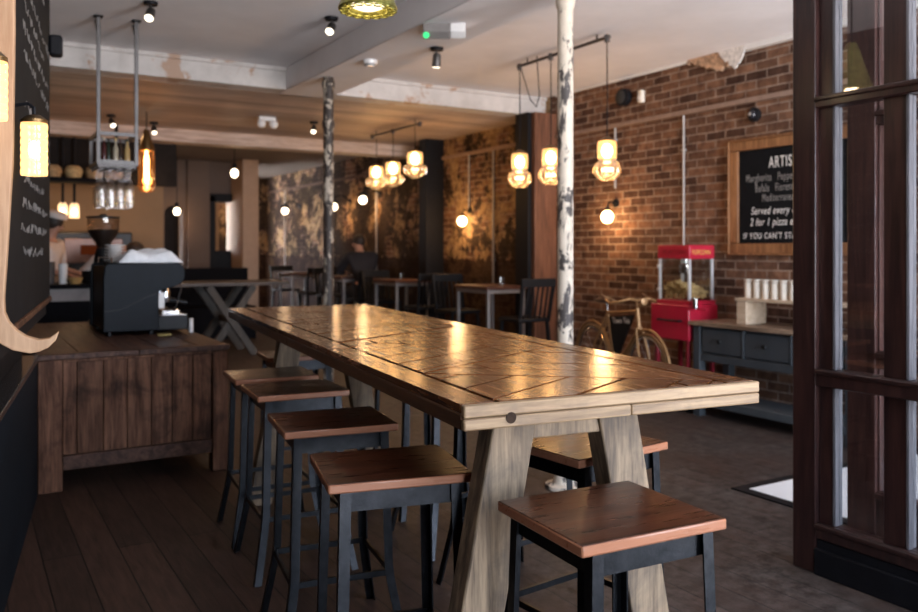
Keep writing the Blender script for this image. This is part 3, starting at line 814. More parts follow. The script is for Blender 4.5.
MB().box(0, 0.085, 0, 0.06, 0, 0.014).build('pad', plain('pad_yellow', (0.35, 0.28, 0.10), 0.9), sc_, bevel=0.004)
# coffee grinder behind the machine
cg = thing('coffee_grinder', 'black coffee grinder with a clear bean hopper behind the espresso machine', 'coffee grinder', (0.95, 6.93, CZ))
MB().box(-0.09, 0.09, -0.12, 0.12, 0, 0.05).build('base', M['machine_black'], cg, bevel=0.012)
MB().lathe([(0, 0.05), (0.075, 0.05), (0.082, 0.2), (0.078, 0.40), (0.06, 0.56), (0.045, 0.60), (0, 0.6)], n=24).build('body', M['machine_black'], cg)
MB().shell([(0.045, 0.60), (0.06, 0.64), (0.10, 0.70), (0.115, 0.74), (0.118, 0.83)], n=28).build('hopper', thin_glass('hopper', (0.85, 0.8, 0.76), 0.1), cg)
MB().lathe([(0, 0.602), (0.04, 0.604), (0.056, 0.645), (0.095, 0.70), (0.108, 0.74), (0.0, 0.752)], n=24).build('coffee_beans', plain('beans', (0.02, 0.012, 0.009), 0.4, scale=90, bmp=0.8), cg)
MB().lathe([(0, 0.832), (0.122, 0.832), (0.122, 0.842), (0.03, 0.85), (0.02, 0.862), (0, 0.862)], n=28).build('lid', M['machine_black'], cg)
MB().tube([(0, -0.08, 0.3), (0, -0.15, 0.29), (0, -0.17, 0.25)], 0.02, 10).build('spout', M['machine_black'], cg)

# ------------------------------------------------------------------ hanging glass rack over the counter
M['rack'] = plain('rack_steel', (0.12, 0.112, 0.11), 0.45, metal=0.6, var=0.15)
gk = thing('glass_rack', 'grey steel glass rack hung from the ceiling over the bar counter', 'rack', (0.865, 6.55, 0))
RW, RD = 0.262, 0.40
for x in (0, RW):
    for y in (0, RD):
        if y:
            MB().box(x - 0.013, x + 0.013, y - 0.013, y + 0.013, 1.985, 2.23).build('rear_upright', M['rack'], gk, bevel=0.002); continue
        MB().box(x - 0.013, x + 0.013, y - 0.013, y + 0.013, 1.985, 3.06).build('hanging_post', M['rack'], gk, bevel=0.002)
        MB().bar((x, y + 0.014, 2.96), (x, y + 0.13, 3.065), 0.02, 0.02).build('brace', M['rack'], gk)
        MB().box(x - 0.03, x + 0.03, y - 0.03, y + 0.03, 3.06, 3.07).build('ceiling_plate', M['black_paint'], gk)
for z in (2.0, 2.215):
    fr = MB()
    for y in (0, RD): fr.box(0.013, RW - 0.013, y - 0.011, y + 0.011, z - 0.013, z + 0.013)
    for x in (0, RW): fr.box(x - 0.011, x + 0.011, 0.013, RD - 0.013, z - 0.013, z + 0.013)
    fr.build('frame', M['rack'], gk)
MB().box(0.012, RW - 0.012, 0.012, RD - 0.012, 2.014, 2.024).build('shelf', M['rack'], gk)
hr = MB()
for x in (0.008, 0.06, 0.072, 0.125, 0.137, 0.19, 0.202, 0.255): hr.box(x - 0.004, x + 0.004, 0.0, RD, 1.962, 1.972)
for y in (0.02, 0.2, 0.38): hr.box(0.0, RW, y - 0.006, y + 0.006, 1.9722, 1.9865)
hr.build('glass_rails', M['rack'], gk)
M['glassware'] = thin_glass('glassware', (0.98, 0.97, 0.95), 0.14, 0.10)
g0 = None
prof = [(0.031, 0.0), (0.006, -0.006), (0.0045, -0.02), (0.0045, -0.09), (0.012, -0.105), (0.027, -0.135), (0.0315, -0.18), (0.031, -0.25), (0.027, -0.30)]
q = 0
lab_c = ['outermost left', 'inner left', 'inner right', 'outermost right']; lab_r = ['first', 'second', 'third', 'fourth']
for j in range(4):
    for i in range(4):
        loc = (0.865 + 0.034 + i * 0.0648, 6.60 + j * 0.094, 1.975)
        lab = 'upturned wine glass hanging in the rack, %s row from the front, %s column' % (lab_r[j], lab_c[i])
        if g0 is None:
            g0 = thing('wine_glass', lab, 'glass', loc, 0, 'wine glasses hanging in the rack')
            MB().shell(prof[:4], n=18).build('stem_and_foot', M['glassware'], g0)
            MB().shell(prof[3:], n=18).build('bowl', M['glassware'], g0)
        else: place_copy(g0, loc, 0, lab)
bcol = [(0.05, 0.012, 0.012), (0.02, 0.03, 0.02), (0.35, 0.30, 0.22), (0.03, 0.018, 0.012), (0.45, 0.30, 0.12)]
bnam = ['dark red bottle', 'dark green bottle', 'pale bottle', 'black bottle', 'amber bottle']
for i in range(5):
    bt = thing('bottle', bnam[i] + ' standing on the shelf of the hanging glass rack', 'bottle', (0.865 + 0.05 + 0.041 * i, 6.64 + 0.06 * (i % 2), 2.0245), 0, 'bottles in the hanging rack')
    MB().lathe([(0, 0), (0.019, 0), (0.02, 0.01), (0.02, 0.09), (0.008, 0.125), (0.008, 0.15), (0, 0.15)], n=16).build('body', plain('bottle_%d' % i, bcol[i], 0.15), bt)
    MB().lathe([(0, 0.1505), (0.0095, 0.1505), (0.0095, 0.172), (0, 0.172)], n=12).build('cap', plain('cap_%d' % i, bcol[(i + 2) % 5], 0.4), bt)

# amber tube lamp by the rack
tl = thing('tube_lamp', 'amber glass tube pendant with a long glowing filament bulb, seen beside the glass rack', 'lamp', (1.74, 9.5, 0))
TLK = 1.37
MB().tube([(0, 0, 2.859), (0, 0, 2.66)], 0.006, 6).build('cord', M['black_paint'], tl)
MB().lathe([(0, 2.67), (0.027, 2.67), (0.038, 2.62), (0.082, 2.47), (0.082, 2.44), (0, 2.44)], n=24).build('cap', M['brass_dark'], tl)
MB().shell([(0.082, 2.44), (0.086, 2.36), (0.086, 2.06), (0.08, 2.01), (0.04, 1.99), (0.0, 1.985)], n=24).build('glass_shade', thin_glass('amber_glass', (1.0, 0.62, 0.32), 0.06, 0.05, (1.0, 0.34, 0.09), 0.13), tl)
MB().lathe([(0, 2.09), (0.019, 2.097), (0.026, 2.16), (0.026, 2.35), (0.016, 2.40), (0.016, 2.438), (0, 2.438)], n=16).build('bulb', M['bulb'], tl)
plight((1.74, 9.5, 2.06), 6)
# ------------------------------------------------------------------ kitchen pass and what is on it
M['pass_black'] = plain('pass_black', (0.006, 0.006, 0.008), 0.7, spec=0.06)
M['pass_band'] = plain('pass_band', (0.21, 0.185, 0.18), 0.45, var=0.3, scale=4)
ps = thing('kitchen_pass', 'dark kitchen pass counter with a grey tiled band in front of the cooks', 'counter', (-0.9, 8.45, 0))
MB().box(0, 2.3, 0.02, 0.62, 0, 0.885).build('body', M['pass_black'], ps)
MB().box(0, 2.3, 0.0, 0.62, 0.886, 1.0).build('tiled_band', M['pass_band'], ps)
MB().box(-0.02, 2.32, -0.03, 0.64, 1.001, 1.04).build('counter_top', M['pass_black'], ps, bevel=0.004)
PZ = 1.0405
def pot(name, label, cat, x, y, prof, mat):
    o = MB().lathe(prof, (0, 0, 0), 20).build(name, mat); o.location = (x, y, PZ); tag(o, label, cat); return o
pot('tumbler', 'tall white beaker standing on the kitchen pass beside the dark tub', 'cup', 0.83, 8.62, [(0, 0), (0.034, 0), (0.042, 0.19), (0.038, 0.19), (0.032, 0.01), (0, 0.01)], M['ceramic'])
pot('storage_tub', 'dark round tub standing on the kitchen pass', 'tub', 0.70, 8.62, [(0, 0), (0.06, 0), (0.065, 0.2), (0.06, 0.21), (0, 0.21)], plain('tub', (0.05, 0.05, 0.055), 0.4))
pot('serving_bowl', 'small ochre bowl on the kitchen pass', 'bowl', 0.93, 8.55, [(0, 0), (0.04, 0), (0.07, 0.06), (0.064, 0.06), (0.035, 0.012), (0, 0.01)], plain('ochre', (0.55, 0.33, 0.12), 0.5))
pot('saucepan', 'dark saucepan on the kitchen pass in front of the bending cook', 'pan', 1.10, 8.66, [(0, 0), (0.1, 0), (0.105, 0.12), (0.098, 0.12), (0.094, 0.01), (0, 0.01)], M['machine_black'])
pot('mixing_bowl', 'brown bowl on the kitchen pass next to the saucepan', 'bowl', 1.31, 8.62, [(0, 0), (0.05, 0), (0.085, 0.09), (0.08, 0.09), (0.045, 0.012), (0, 0.01)], plain('brown_bowl', (0.3, 0.12, 0.07), 0.5))
# jars and baskets on the bulkhead shelf
ks = thing('kitchen_shelf', 'dark shelf across the top of the kitchen opening', 'shelf', (-0.9, 10.28, 2.13))
MB().box(0, 2.6, 0, 0.34, 0, 0.05).build('board', M['pass_black'], ks, bevel=0.004)
for x in (0.1, 0.85, 1.65, 2.5): MB().bar((x, 0.32, 0.05), (x, 0.32, 0.729), 0.03, 0.03).build('bracket', M['pass_black'], ks)
jc = [(0.36, 0.24, 0.12), (0.45, 0.34, 0.17), (0.30, 0.22, 0.12), (0.2, 0.13, 0.08)]
jn = ['straw-coloured basket', 'pale woven basket', 'brown basket', 'dark small basket']
for i in range(4):
    o = MB().lathe([(0, 0), (0.075, 0), (0.1, 0.08), (0.085, 0.12), (0.05, 0.145), (0, 0.15)], n=18).build('basket', plain('basket_%d' % i, jc[i], 0.8, var=0.4, scale=40, bmp=0.6))
    o.location = (0.90 + 0.215 * i, 10.42, 2.1805); tag(o, jn[i] + ' on the shelf over the kitchen opening', 'basket', 'baskets over the kitchen opening')
# oven hood behind the cooks
hd = thing('oven', 'dark pizza oven with a glowing mouth on the kitchen back wall', 'oven', (0.95, 11.0, 0))
MB().box(0, 0.9, 0, 0.68, 0, 1.58).build('body', M['machine_black'], hd, bevel=0.02)
MB().box(0.12, 0.78, -0.02, -0.001, 1.2, 1.5).build('door', plain('oven_door', (0.10, 0.05, 0.035), 0.3, metal=0.4), hd, bevel=0.01)
MB().box(0.3, 0.5, -0.026, -0.0205, 1.3, 1.42).build('fire_mouth', emitter('fire', (1.0, 0.2, 0.06), 0.07), hd)
# heat lamps on long cords over the pass
for i, dx in enumerate((0.0, 0.125)):
    t = thing('heat_lamp', ['pale heat lamp on a cord over the pass, nearer the standing cook', 'pale heat lamp on a cord over the pass, nearer the coffee grinder'][i], 'lamp', (1.04 + dx, 10.82, 0), 0, 'heat lamps over the kitchen pass')
    MB().tube([(0, 0, 2.699), (0, 0, 1.90)], 0.016, 8).build('cord', M['black_paint'], t)
    MB().lathe([(0.0, 1.92), (0.03, 1.92), (0.052, 1.89), (0.058, 1.74), (0.05, 1.74), (0.046, 1.88), (0, 1.885)], n=20).build('lamp_shade', thin_glass('heat_shade', (1, 0.9, 0.75), 0.05, 0.2, (1.0, 0.72, 0.42), 0.8), t)
    MB().sphere((0, 0, 1.81), 0.03, 14, (1, 1, 1.4)).build('bulb', M['bulb_white'], t)
    plight((1.04 + dx, 10.82, 1.70), 3, (1.0, 0.62, 0.33))

# ------------------------------------------------------------------ people
M['skin'] = plain('skin', (0.42, 0.22, 0.15), 0.55, var=0.05)
M['hair'] = plain('hair', (0.02, 0.013, 0.01), 0.6)
M['eye'] = plain('eye', (0.03, 0.02, 0.02), 0.2)
M['chef_white'] = plain('chef_white', (0.62, 0.56, 0.52), 0.85, var=0.06)
M['trouser'] = plain('dark_trousers', (0.03, 0.03, 0.035), 0.85)
M['jacket'] = plain('dark_jacket', (0.012, 0.012, 0.018), 0.8)
def skinned(name, verts, edges, rad, mat, parent, lvl=1):
    me = bpy.data.meshes.new(name); me.from_pydata([tuple(v) for v in verts], edges, [])
    o = bpy.data.objects.new(name, me); COL.objects.link(o); o.parent = parent
    sk = o.modifiers.new('skin', 'SKIN'); sk.use_smooth_shade = True
    d = me.skin_vertices[0].data if me.skin_vertices else None
    if d is None:
        bm = bmesh.new(); bm.from_mesh(me); bm.verts.layers.skin.verify(); bm.to_mesh(me); bm.free(); d = me.skin_vertices[0].data
    for i, r in enumerate(rad):
        d[i].radius = r if isinstance(r, tuple) else (r, r); d[i].use_root = (i == 0)
    ss = o.modifiers.new('sub', 'SUBSURF'); ss.levels = lvl; ss.render_levels = lvl
    me.materials.append(mat)
    return o
def person(name_label, loc, rz, J, top, topname, legs_mat, hat=None):
    """J: joints in the figure's own frame (facing -y)"""
    t = thing('person', name_label, 'person', loc, rz)
    V = []; E = []; Rr = []
    def add(p, r, link=None):
        V.append(Vector(p)); Rr.append(r)
        if link is not None: E.append((link, len(V) - 1))
        return len(V) - 1
    pel = add(J['pelvis'], (0.115, 0.09)); sp = add(J['waist'], (0.10, 0.08), pel); ch = add(J['chest'], (0.105, 0.08), sp)
    nb = add(J['neck'], 0.055, ch); hd = Vector(J['head']); fw = Vector(J['face']).normalized()
    h0 = add(Vector(J['neck']) * 0.55 + hd * 0.45, (0.058, 0.06), nb); h1 = add(hd, (0.074, 0.088), h0)
    up = (hd - Vector(J['neck'])).normalized(); h2 = add(hd + up * 0.075, (0.06, 0.075), h1)
    ns = add(hd + fw * 0.105 - up * 0.005, 0.012, h1)
    for s in ('l', 'r'):
        sh = add(J['shoulder_' + s], 0.058, ch); el = add(J['elbow_' + s], 0.042, sh); wr = add(J['wrist_' + s], 0.028, el)
        d = (Vector(J['wrist_' + s]) - Vector(J['elbow_' + s])).normalized()
        pm = add(Vector(J['wrist_' + s]) + d * 0.07, (0.036, 0.02), wr)
        side = d.cross(Vector((0, 0, 1)));
        if side.length < 0.1: side = Vector((1, 0, 0))
        side.normalize(); drop = Vector((0, 0, -1))
        for k, ln in enumerate((0.062, 0.075, 0.070, 0.055)):
            o0 = Vector(J['wrist_' + s]) + d * 0.085 + side * (k - 1.5) * 0.019
            a = add(o0, 0.009, pm); c = add(o0 + d * ln * 0.55 + drop * 0.006, 0.0085, a); add(o0 + d * ln + drop * 0.024, 0.007, c)
        a = add(Vector(J['wrist_' + s]) + d * 0.03 + side * 0.042, 0.01, wr); add(Vector(J['wrist_' + s]) + d * 0.07 + side * 0.058 + drop * 0.008, 0.008, a)
        hp = add(J['hip_' + s], 0.085, pel); kn = add(J['knee_' + s], 0.058, hp); an = add(J['ankle_' + s], 0.038, kn); add(J['toe_' + s], (0.042, 0.028), an)
    skinned('body', V, E, Rr, M['skin'], t)
    tv = [J['pelvis'], J['waist'], J['chest'], J['shoulder_l'], J['elbow_l'], J['shoulder_r'], J['elbow_r'], Vector(J['chest']) * 0.6 + Vector(J['neck']) * 0.4]
    tv += [Vector(J['elbow_l']) * 0.25 + Vector(J['wrist_l']) * 0.75, Vector(J['elbow_r']) * 0.25 + Vector(J['wrist_r']) * 0.75]
    ed = [(0, 1), (1, 2), (2, 3), (3, 4), (2, 5), (5, 6), (2, 7)]; rr = [(0.15, 0.12), (0.142, 0.11), (0.165, 0.14), 0.085, 0.06, 0.085, 0.06, 0.095, 0.043, 0.043]
    if topname != 'tee_shirt': ed += [(4, 8), (6, 9)]
    else:
        tv = tv[:8]; rr = rr[:8]
    skinned(topname, tv, ed, rr, top, t)
    skinned('trousers', [J['pelvis'], J['hip_l'], J['knee_l'], Vector(J['ankle_l']) + Vector((0, 0, 0.03)), J['hip_r'], J['knee_r'], Vector(J['ankle_r']) + Vector((0, 0, 0.03))],
            [(0, 1), (1, 2), (2, 3), (0, 4), (4, 5), (5, 6)], [(0.145, 0.115), 0.1, 0.072, 0.058, 0.1, 0.072, 0.058], legs_mat, t)
    back = -fw
    MB().sphere(hd + up * 0.045 + back * 0.018, 0.102, 18, (0.90, 1.02, 0.98)).build('hair', M['hair'], t)
    sd = fw.cross(up).normalized()
    for s in (-1, 1):
        MB().sphere(hd + fw * 0.082 + sd * s * 0.032 + up * 0.012, 0.011, 10).build('eye', M['eye'], t)
    if hat is not None:
        c = hd + up * 0.085
        mt_ = Matrix((sd, fw, up)).transposed()
        MB().lathe([(0.106, 0.0), (0.110, 0.02), (0.105, 0.05), (0.07, 0.075), (0, 0.08)], c, 22, mt_).build('cap', hat, t)
    return t
stand = dict(pelvis=(0, 0, 0.94), waist=(0, -0.02, 1.12), chest=(0, -0.03, 1.34), neck=(0, -0.04, 1.50), head=(0, -0.075, 1.62), face=(0, -1, -0.25),
             shoulder_l=(0.20, -0.03, 1.43), elbow_l=(0.27, -0.05, 1.15), wrist_l=(0.20, -0.27, 1.10), shoulder_r=(-0.20, -0.03, 1.43), elbow_r=(-0.27, -0.05, 1.15), wrist_r=(-0.17, -0.27, 1.10),
             hip_l=(0.10, 0, 0.90), knee_l=(0.11, -0.03, 0.50), ankle_l=(0.11, 0.02, 0.09), toe_l=(0.12, -0.13, 0.035), hip_r=(-0.10, 0, 0.90), knee_r=(-0.11, -0.03, 0.50), ankle_r=(-0.11, 0.02, 0.09), toe_r=(-0.12, -0.13, 0.035))
person('person in a white cap and pale tee shirt standing at the kitchen pass', (0.79, 9.84, 0), R(62), stand, M['chef_white'], 'tee_shirt', M['trouser'], M['chef_white'])
bend = dict(pelvis=(0, 0.12, 0.93), waist=(0, -0.02, 1.12), chest=(0, -0.20, 1.29), neck=(0, -0.35, 1.36), head=(0, -0.47, 1.35), face=(0, -0.6, -1),
            shoulder_l=(0.20, -0.25, 1.31), elbow_l=(0.28, -0.32, 1.05), wrist_l=(0.16, -0.50, 0.93), shoulder_r=(-0.20, -0.25, 1.31), elbow_r=(-0.28, -0.32, 1.05), wrist_r=(-0.16, -0.50, 0.93),
            hip_l=(0.10, 0.12, 0.89), knee_l=(0.11, 0.05, 0.49), ankle_l=(0.11, 0.12, 0.09), toe_l=(0.12, -0.03, 0.035), hip_r=(-0.10, 0.12, 0.89), knee_r=(-0.11, 0.05, 0.49), ankle_r=(-0.11, 0.12, 0.09), toe_r=(-0.12, -0.03, 0.035))
person('person in pale kitchen clothes bending low behind the pass', (1.22, 10.1, 0), R(70), bend, M['chef_white'], 'jacket', M['trouser'])
# ------------------------------------------------------------------ sideboard
M['slate'] = plain('slate_paint', (0.042, 0.050, 0.058), 0.5, var=0.12, scale=5)
M['side_top'] = wood('sideboard_top', (0.13, 0.085, 0.055), (0.34, 0.24, 0.165), 'y', 0.5, isl=0.15)
sb = thing('sideboard', 'slate grey sideboard with drawers and a low slatted shelf against the brick wall', 'sideboard', (5.19, 3.44, 0))
SL, SDp, SH = 1.44, 0.42, 0.775
for (x, y) in ((0, 0), (0, SL - 0.07), (SDp - 0.07, 0), (SDp - 0.07, SL - 0.07)):
    MB().box(x, x + 0.07, y, y + 0.07, 0, SH - 0.035).build('leg', M['slate'], sb, bevel=0.004)
cs = MB().box(0.03, SDp - 0.01, 0.02, SL - 0.02, 0.5, SH - 0.036)
cs.build('case', M['slate'], sb)
MB().box(0.006, 0.029, 0.0705, SL - 0.0705, 0.455, 0.515).build('apron', M['slate'], sb, bevel=0.003)
MB().box(-0.03, SDp + 0.01, -0.03, SL + 0.03, SH - 0.034, SH).build('top', M['side_top'], sb, bevel=0.005)
dw = (SL - 0.14) / 3
M['iron_knob'] = plain('iron_knob', (0.05, 0.05, 0.05), 0.3, metal=0.8)
for i in range(3):
    y0 = 0.07 + i * dw
    d = MB().box(0.004, 0.029, y0 + 0.018, y0 + dw - 0.018, 0.53, SH - 0.055).build('drawer', M['slate'], sb, bevel=0.004)
    MB().lathe([(0, 0), (0.008, 0.0), (0.008, 0.018), (0.019, 0.026), (0.016, 0.036), (0, 0.038)], (0.004, y0 + dw / 2, 0.63), 16, Euler((0, R(-90), 0)).to_matrix()).build('knob', M['iron_knob'], d)
    if i: MB().box(0.0, 0.0295, y0 - 0.012, y0 + 0.012, 0.516, SH - 0.036).build('divider', M['slate'], sb, bevel=0.003)
sl = MB()
for i in range(5): sl.box(0.012 + i * 0.08, 0.012 + i * 0.08 + 0.072, 0.0, SL, 0.12, 0.145)
sl.box(0.0, 0.011, 0.07, SL - 0.07, 0.09, 0.15)
sl.build('low_shelf', plain('slate_shelf', (0.06, 0.07, 0.078), 0.5), sb, bevel=0.003)
# riser with the cups
M['pale_wood'] = wood('pale_riser', (0.50, 0.37, 0.25), (0.66, 0.53, 0.39), 'y', 0.55, isl=0.05)
rs = thing('riser_shelf', 'pale wooden riser shelf standing on the sideboard under the chalkboard', 'shelf', (5.27, 3.51, SH + 0.0005))
MB().box(0, 0.24, 0.9, 0.99, 0, 0.183).build('side_board', M['pale_wood'], rs, bevel=0.003)
MB().box(0, 0.24, 0, 0.03, 0, 0.183).build('side_board', M['pale_wood'], rs, bevel=0.003)
MB().box(-0.01, 0.25, -0.01, 1.0, 0.1835, 0.205).build('top_board', M['pale_wood'], rs, bevel=0.003)
M['cup'] = plain('paper_cup', (0.80, 0.74, 0.64), 0.6, var=0.03)
c0 = None
lab = ['first cream cup stack from the chalkboard edge on the riser shelf', 'second cream cup stack on the riser shelf', 'third cream cup stack on the riser shelf', 'fourth cream cup stack on the riser shelf', 'fifth cream cup stack on the riser shelf',
       'sixth cream cup stack on the riser shelf, beside the dark post', 'seventh cream cup stack on the riser shelf, behind the entrance screen', 'eighth cream cup stack on the riser shelf, behind the entrance screen']
for i in range(8):
    loc = (5.36, 4.455 - i * 0.083, SH + 0.2060)
    if c0 is None:
        c0 = thing('cup_stack', lab[0], 'cups', loc, 0, 'cream cup stacks on the riser')
        MB().lathe([(0, 0), (0.033, 0), (0.0355, 0.115), (0.0, 0.115)], n=22).build('cup', M['cup'], c0)
        b = MB()
        for k in range(3): b.lathe([(0.0355, 0.1155 + k * 0.012), (0.037, 0.119 + k * 0.012), (0.0355, 0.1235 + k * 0.012), (0.0, 0.1235 + k * 0.012), (0, 0.1155 + k * 0.012)], n=22)
        b.build('stacked_rims', M['cup'], c0)
    else: place_copy(c0, loc, 0, lab[i])

# ------------------------------------------------------------------ chalkboard with pizza writing
M['frame_wood'] = wood('chalkboard_frame', (0.15, 0.062, 0.024), (0.36, 0.17, 0.075), 'z', 0.45, isl=0.2)
cbd = thing('chalkboard', 'large wood framed chalkboard with white pizza writing on the brick wall', 'chalkboard', (5.6495, 3.42, 0))
c_y0, c_y1, c_z0, c_z1 = 0.0, 1.445, 1.33, 2.275
MB().box(-0.02, -0.002, 0.05, c_y1 - 0.05, c_z0 + 0.05, c_z1 - 0.05).build('board', plain('slate_board', (0.008, 0.0085, 0.01), 0.9, spec=0.1), cbd)
fb = MB(); fwid = 0.085
for (a, b_, c, d) in ((c_y0, c_y1, c_z0, c_z0 + fwid), (c_y0, c_y1, c_z1 - fwid, c_z1)):
    fb.box(-0.04, -0.001, a, b_, c, d)
for (a, b_) in ((c_y0, c_y0 + fwid), (c_y1 - fwid, c_y1)): fb.box(-0.04, -0.001, a, b_, c_z0 + fwid + 0.001, c_z1 - fwid - 0.001)
fb.build('frame', M['frame_wood'], cbd, bevel=0.006)
ln = MB()
for (a, b_, c, d) in ((0.0, c_y1, c_z0 - 0.012, c_z0), (0.0, c_y1, c_z1, c_z1 + 0.012)): ln.box(-0.055, -0.001, a - 0.012, b_ + 0.012, c, d)
for (a, b_) in ((-0.012, 0), (c_y1, c_y1 + 0.012)): ln.box(-0.055, -0.001, a, b_, c_z0, c_z1)
ln.build('outer_moulding', M['frame_wood'], cbd, bevel=0.003)
def chalk(s, y, z, size, mat, xs=0.6, shear=0.0):
    return text(s, size, mat, cbd, frame_matrix((-0.0212, y - 3.42, z), (0, -1, 0), (0, 0, 1)), 'chalk_lettering', 0.0006, shear, 'LEFT', 1.2, None, xs * 0.84)
M['chalk_dim'] = plain('chalk_dim', (0.24, 0.23, 0.22), 0.9)
chalk('ARTISAN PIZZA', 4.48, 2.028, 0.128, M['chalk_white'], 0.68)
chalk('Margherita   Pepperoni', 4.708, 1.923, 0.092, M['chalk_dim'], 0.62)
chalk('Bufala   Fiorentina', 4.616, 1.837, 0.092, M['chalk_dim'], 0.62)
chalk('Mediterranea', 4.546, 1.757, 0.088, M['chalk_dim'], 0.62)
chalk('Served every day 5.30', 4.657, 1.653, 0.088, M['chalk_white'], 0.78, 0.3)
chalk('2 for 1 pizza every day', 4.667, 1.56, 0.088, M['chalk_white'], 0.78, 0.3)
chalk("IF YOU CAN'T STAND HEAT A", 4.738, 1.453, 0.070, M['chalk_white'], 0.88)

# ------------------------------------------------------------------ popcorn cart
M['red'] = plain('popcorn_red', (0.42, 0.012, 0.035), 0.35, var=0.06, coat=0.3)
M['dark_red'] = plain('popcorn_dark_red', (0.22, 0.008, 0.02), 0.4)
M['alu'] = plain('alu', (0.78, 0.78, 0.78), 0.35, metal=0.6)
M['gold'] = plain('gold_letters', (0.75, 0.48, 0.12), 0.4, metal=0.3)
pp = thing('popcorn_cart', 'red popcorn machine with glass sides on a cart between the bicycle and the sideboard', 'popcorn machine', (5.21, 4.94, 0))
A, B = 0.29, 0.36
MB().box(-0.005, A + 0.005, -0.005, B + 0.005, 1.285, 1.402).build('canopy', M['red'], pp, bevel=0.008)
for (x, y) in ((0, 0), (A - 0.022, 0), (0, B - 0.022), (A - 0.022, B - 0.022)):
    MB().box(x, x + 0.022, y, y + 0.022, 0.935, 1.2845).build('corner_post', M['alu'], pp, bevel=0.002)
pg = thin_glass('popcorn_glass', (0.95, 0.95, 0.93), 0.06)
for (a, b_, c, d) in ((0.008, 0.011, 0.0225, B - 0.0225), (A - 0.011, A - 0.008, 0.0225, B - 0.0225)): MB().box(a, b_, c, d, 0.936, 1.284).build('glass_pane', pg, pp)
for (a, b_) in ((0.008, 0.011), (B - 0.011, B - 0.008)): MB().box(0.0225, A - 0.0225, a, b_, 0.936, 1.284).build('glass_pane', pg, pp)
MB().lathe([(0, 1.16), (0.05, 1.16), (0.056, 1.175), (0.056, 1.235), (0.05, 1.24), (0, 1.24)], (A / 2, B / 2, 0), 22).build('kettle', M['chrome'], pp)
MB().tube([(A / 2, B / 2, 1.241), (A / 2, B / 2, 1.284)], 0.012, 10).build('kettle_hanger', M['chrome'], pp)
pcn = MB()
for i in range(330):
    x = random.uniform(0.035, A - 0.035); y = random.uniform(0.035, B - 0.035)
    top = 0.05 + 0.10 * max(0, 1 - abs(y - B * 0.62) / 0.2)
    pcn.sphere((x, y, 0.955 + random.random() * top), random.uniform(0.011, 0.017), 6)
o = pcn.build('popcorn', plain('popcorn', (0.72, 0.52, 0.24), 0.8, var=0.3), pp); o['kind'] = 'stuff'
MB().box(-0.012, A + 0.012, -0.012, B + 0.012, 0.9, 0.934).build('tray', M['red'], pp, bevel=0.004)
MB().box(-0.03, A + 0.03, -0.02, B + 0.06, 0.60, 0.8995).build('cart_body', M['red'], pp, bevel=0.01)
MB().tube([(-0.031, 0.06, 0.765), (-0.07, 0.06, 0.765), (-0.07, 0.30, 0.765), (-0.031, 0.30, 0.765)], 0.009, 8).build('handle', M['machine_black'], pp)
MB().box(-0.035, 0.0, -0.21, -0.022, 0.868, 0.88).build('side_shelf', M['red'], pp)
for (x, y) in ((-0.01, 0.0), (A - 0.02, 0.0), (-0.01, B + 0.0), (A - 0.02, B + 0.0)):
    MB().box(x, x + 0.03, y, y + 0.03, 0.03, 0.5995).build('leg', M['dark_red'], pp, bevel=0.002)
    MB().lathe([(0, -0.012), (0.03, -0.012), (0.03, 0.012), (0, 0.012)], (x + 0.015, y + 0.015, 0.0305), 16, Euler((0, R(90), 0)).to_matrix()).build('wheel', M['machine_black'], pp)
MB().box(0.0, A, 0.02, B + 0.02, 0.2, 0.215).build('lower_shelf', M['dark_red'], pp)
text('POPCORN', 0.056, M['gold'], pp, frame_matrix((0.025, -0.0062, 1.322), (1, 0, 0), (0, 0, 1)), 'lettering', 0.001, 0, 'LEFT', 1.0, None, 0.82)
text('POPCORN', 0.058, M['dark_red'], pp, frame_matrix((-0.0062, B - 0.06, 1.322), (0, -1, 0), (0, 0, 1)), 'lettering', 0.001, 0, 'LEFT', 1.0)
for z in (1.02, 1.22): MB().lathe([(0, -0.012), (0.017, -0.008), (0.017, 0.008), (0, 0.012)], (-0.004, B - 0.01, z), 14, Euler((0, R(90), 0)).to_matrix()).build('hinge', M['alu'], pp)
sc2 = thing('popcorn_scoop', 'small shiny metal scoop cup on the side shelf of the popcorn cart', 'cup', (5.195, 4.86, 0.8805))
MB().lathe([(0, 0), (0.022, 0), (0.025, 0.075), (0.022, 0.075), (0.019, 0.004), (0, 0.004)], n=20).build('cup', M['chrome'], sc2)

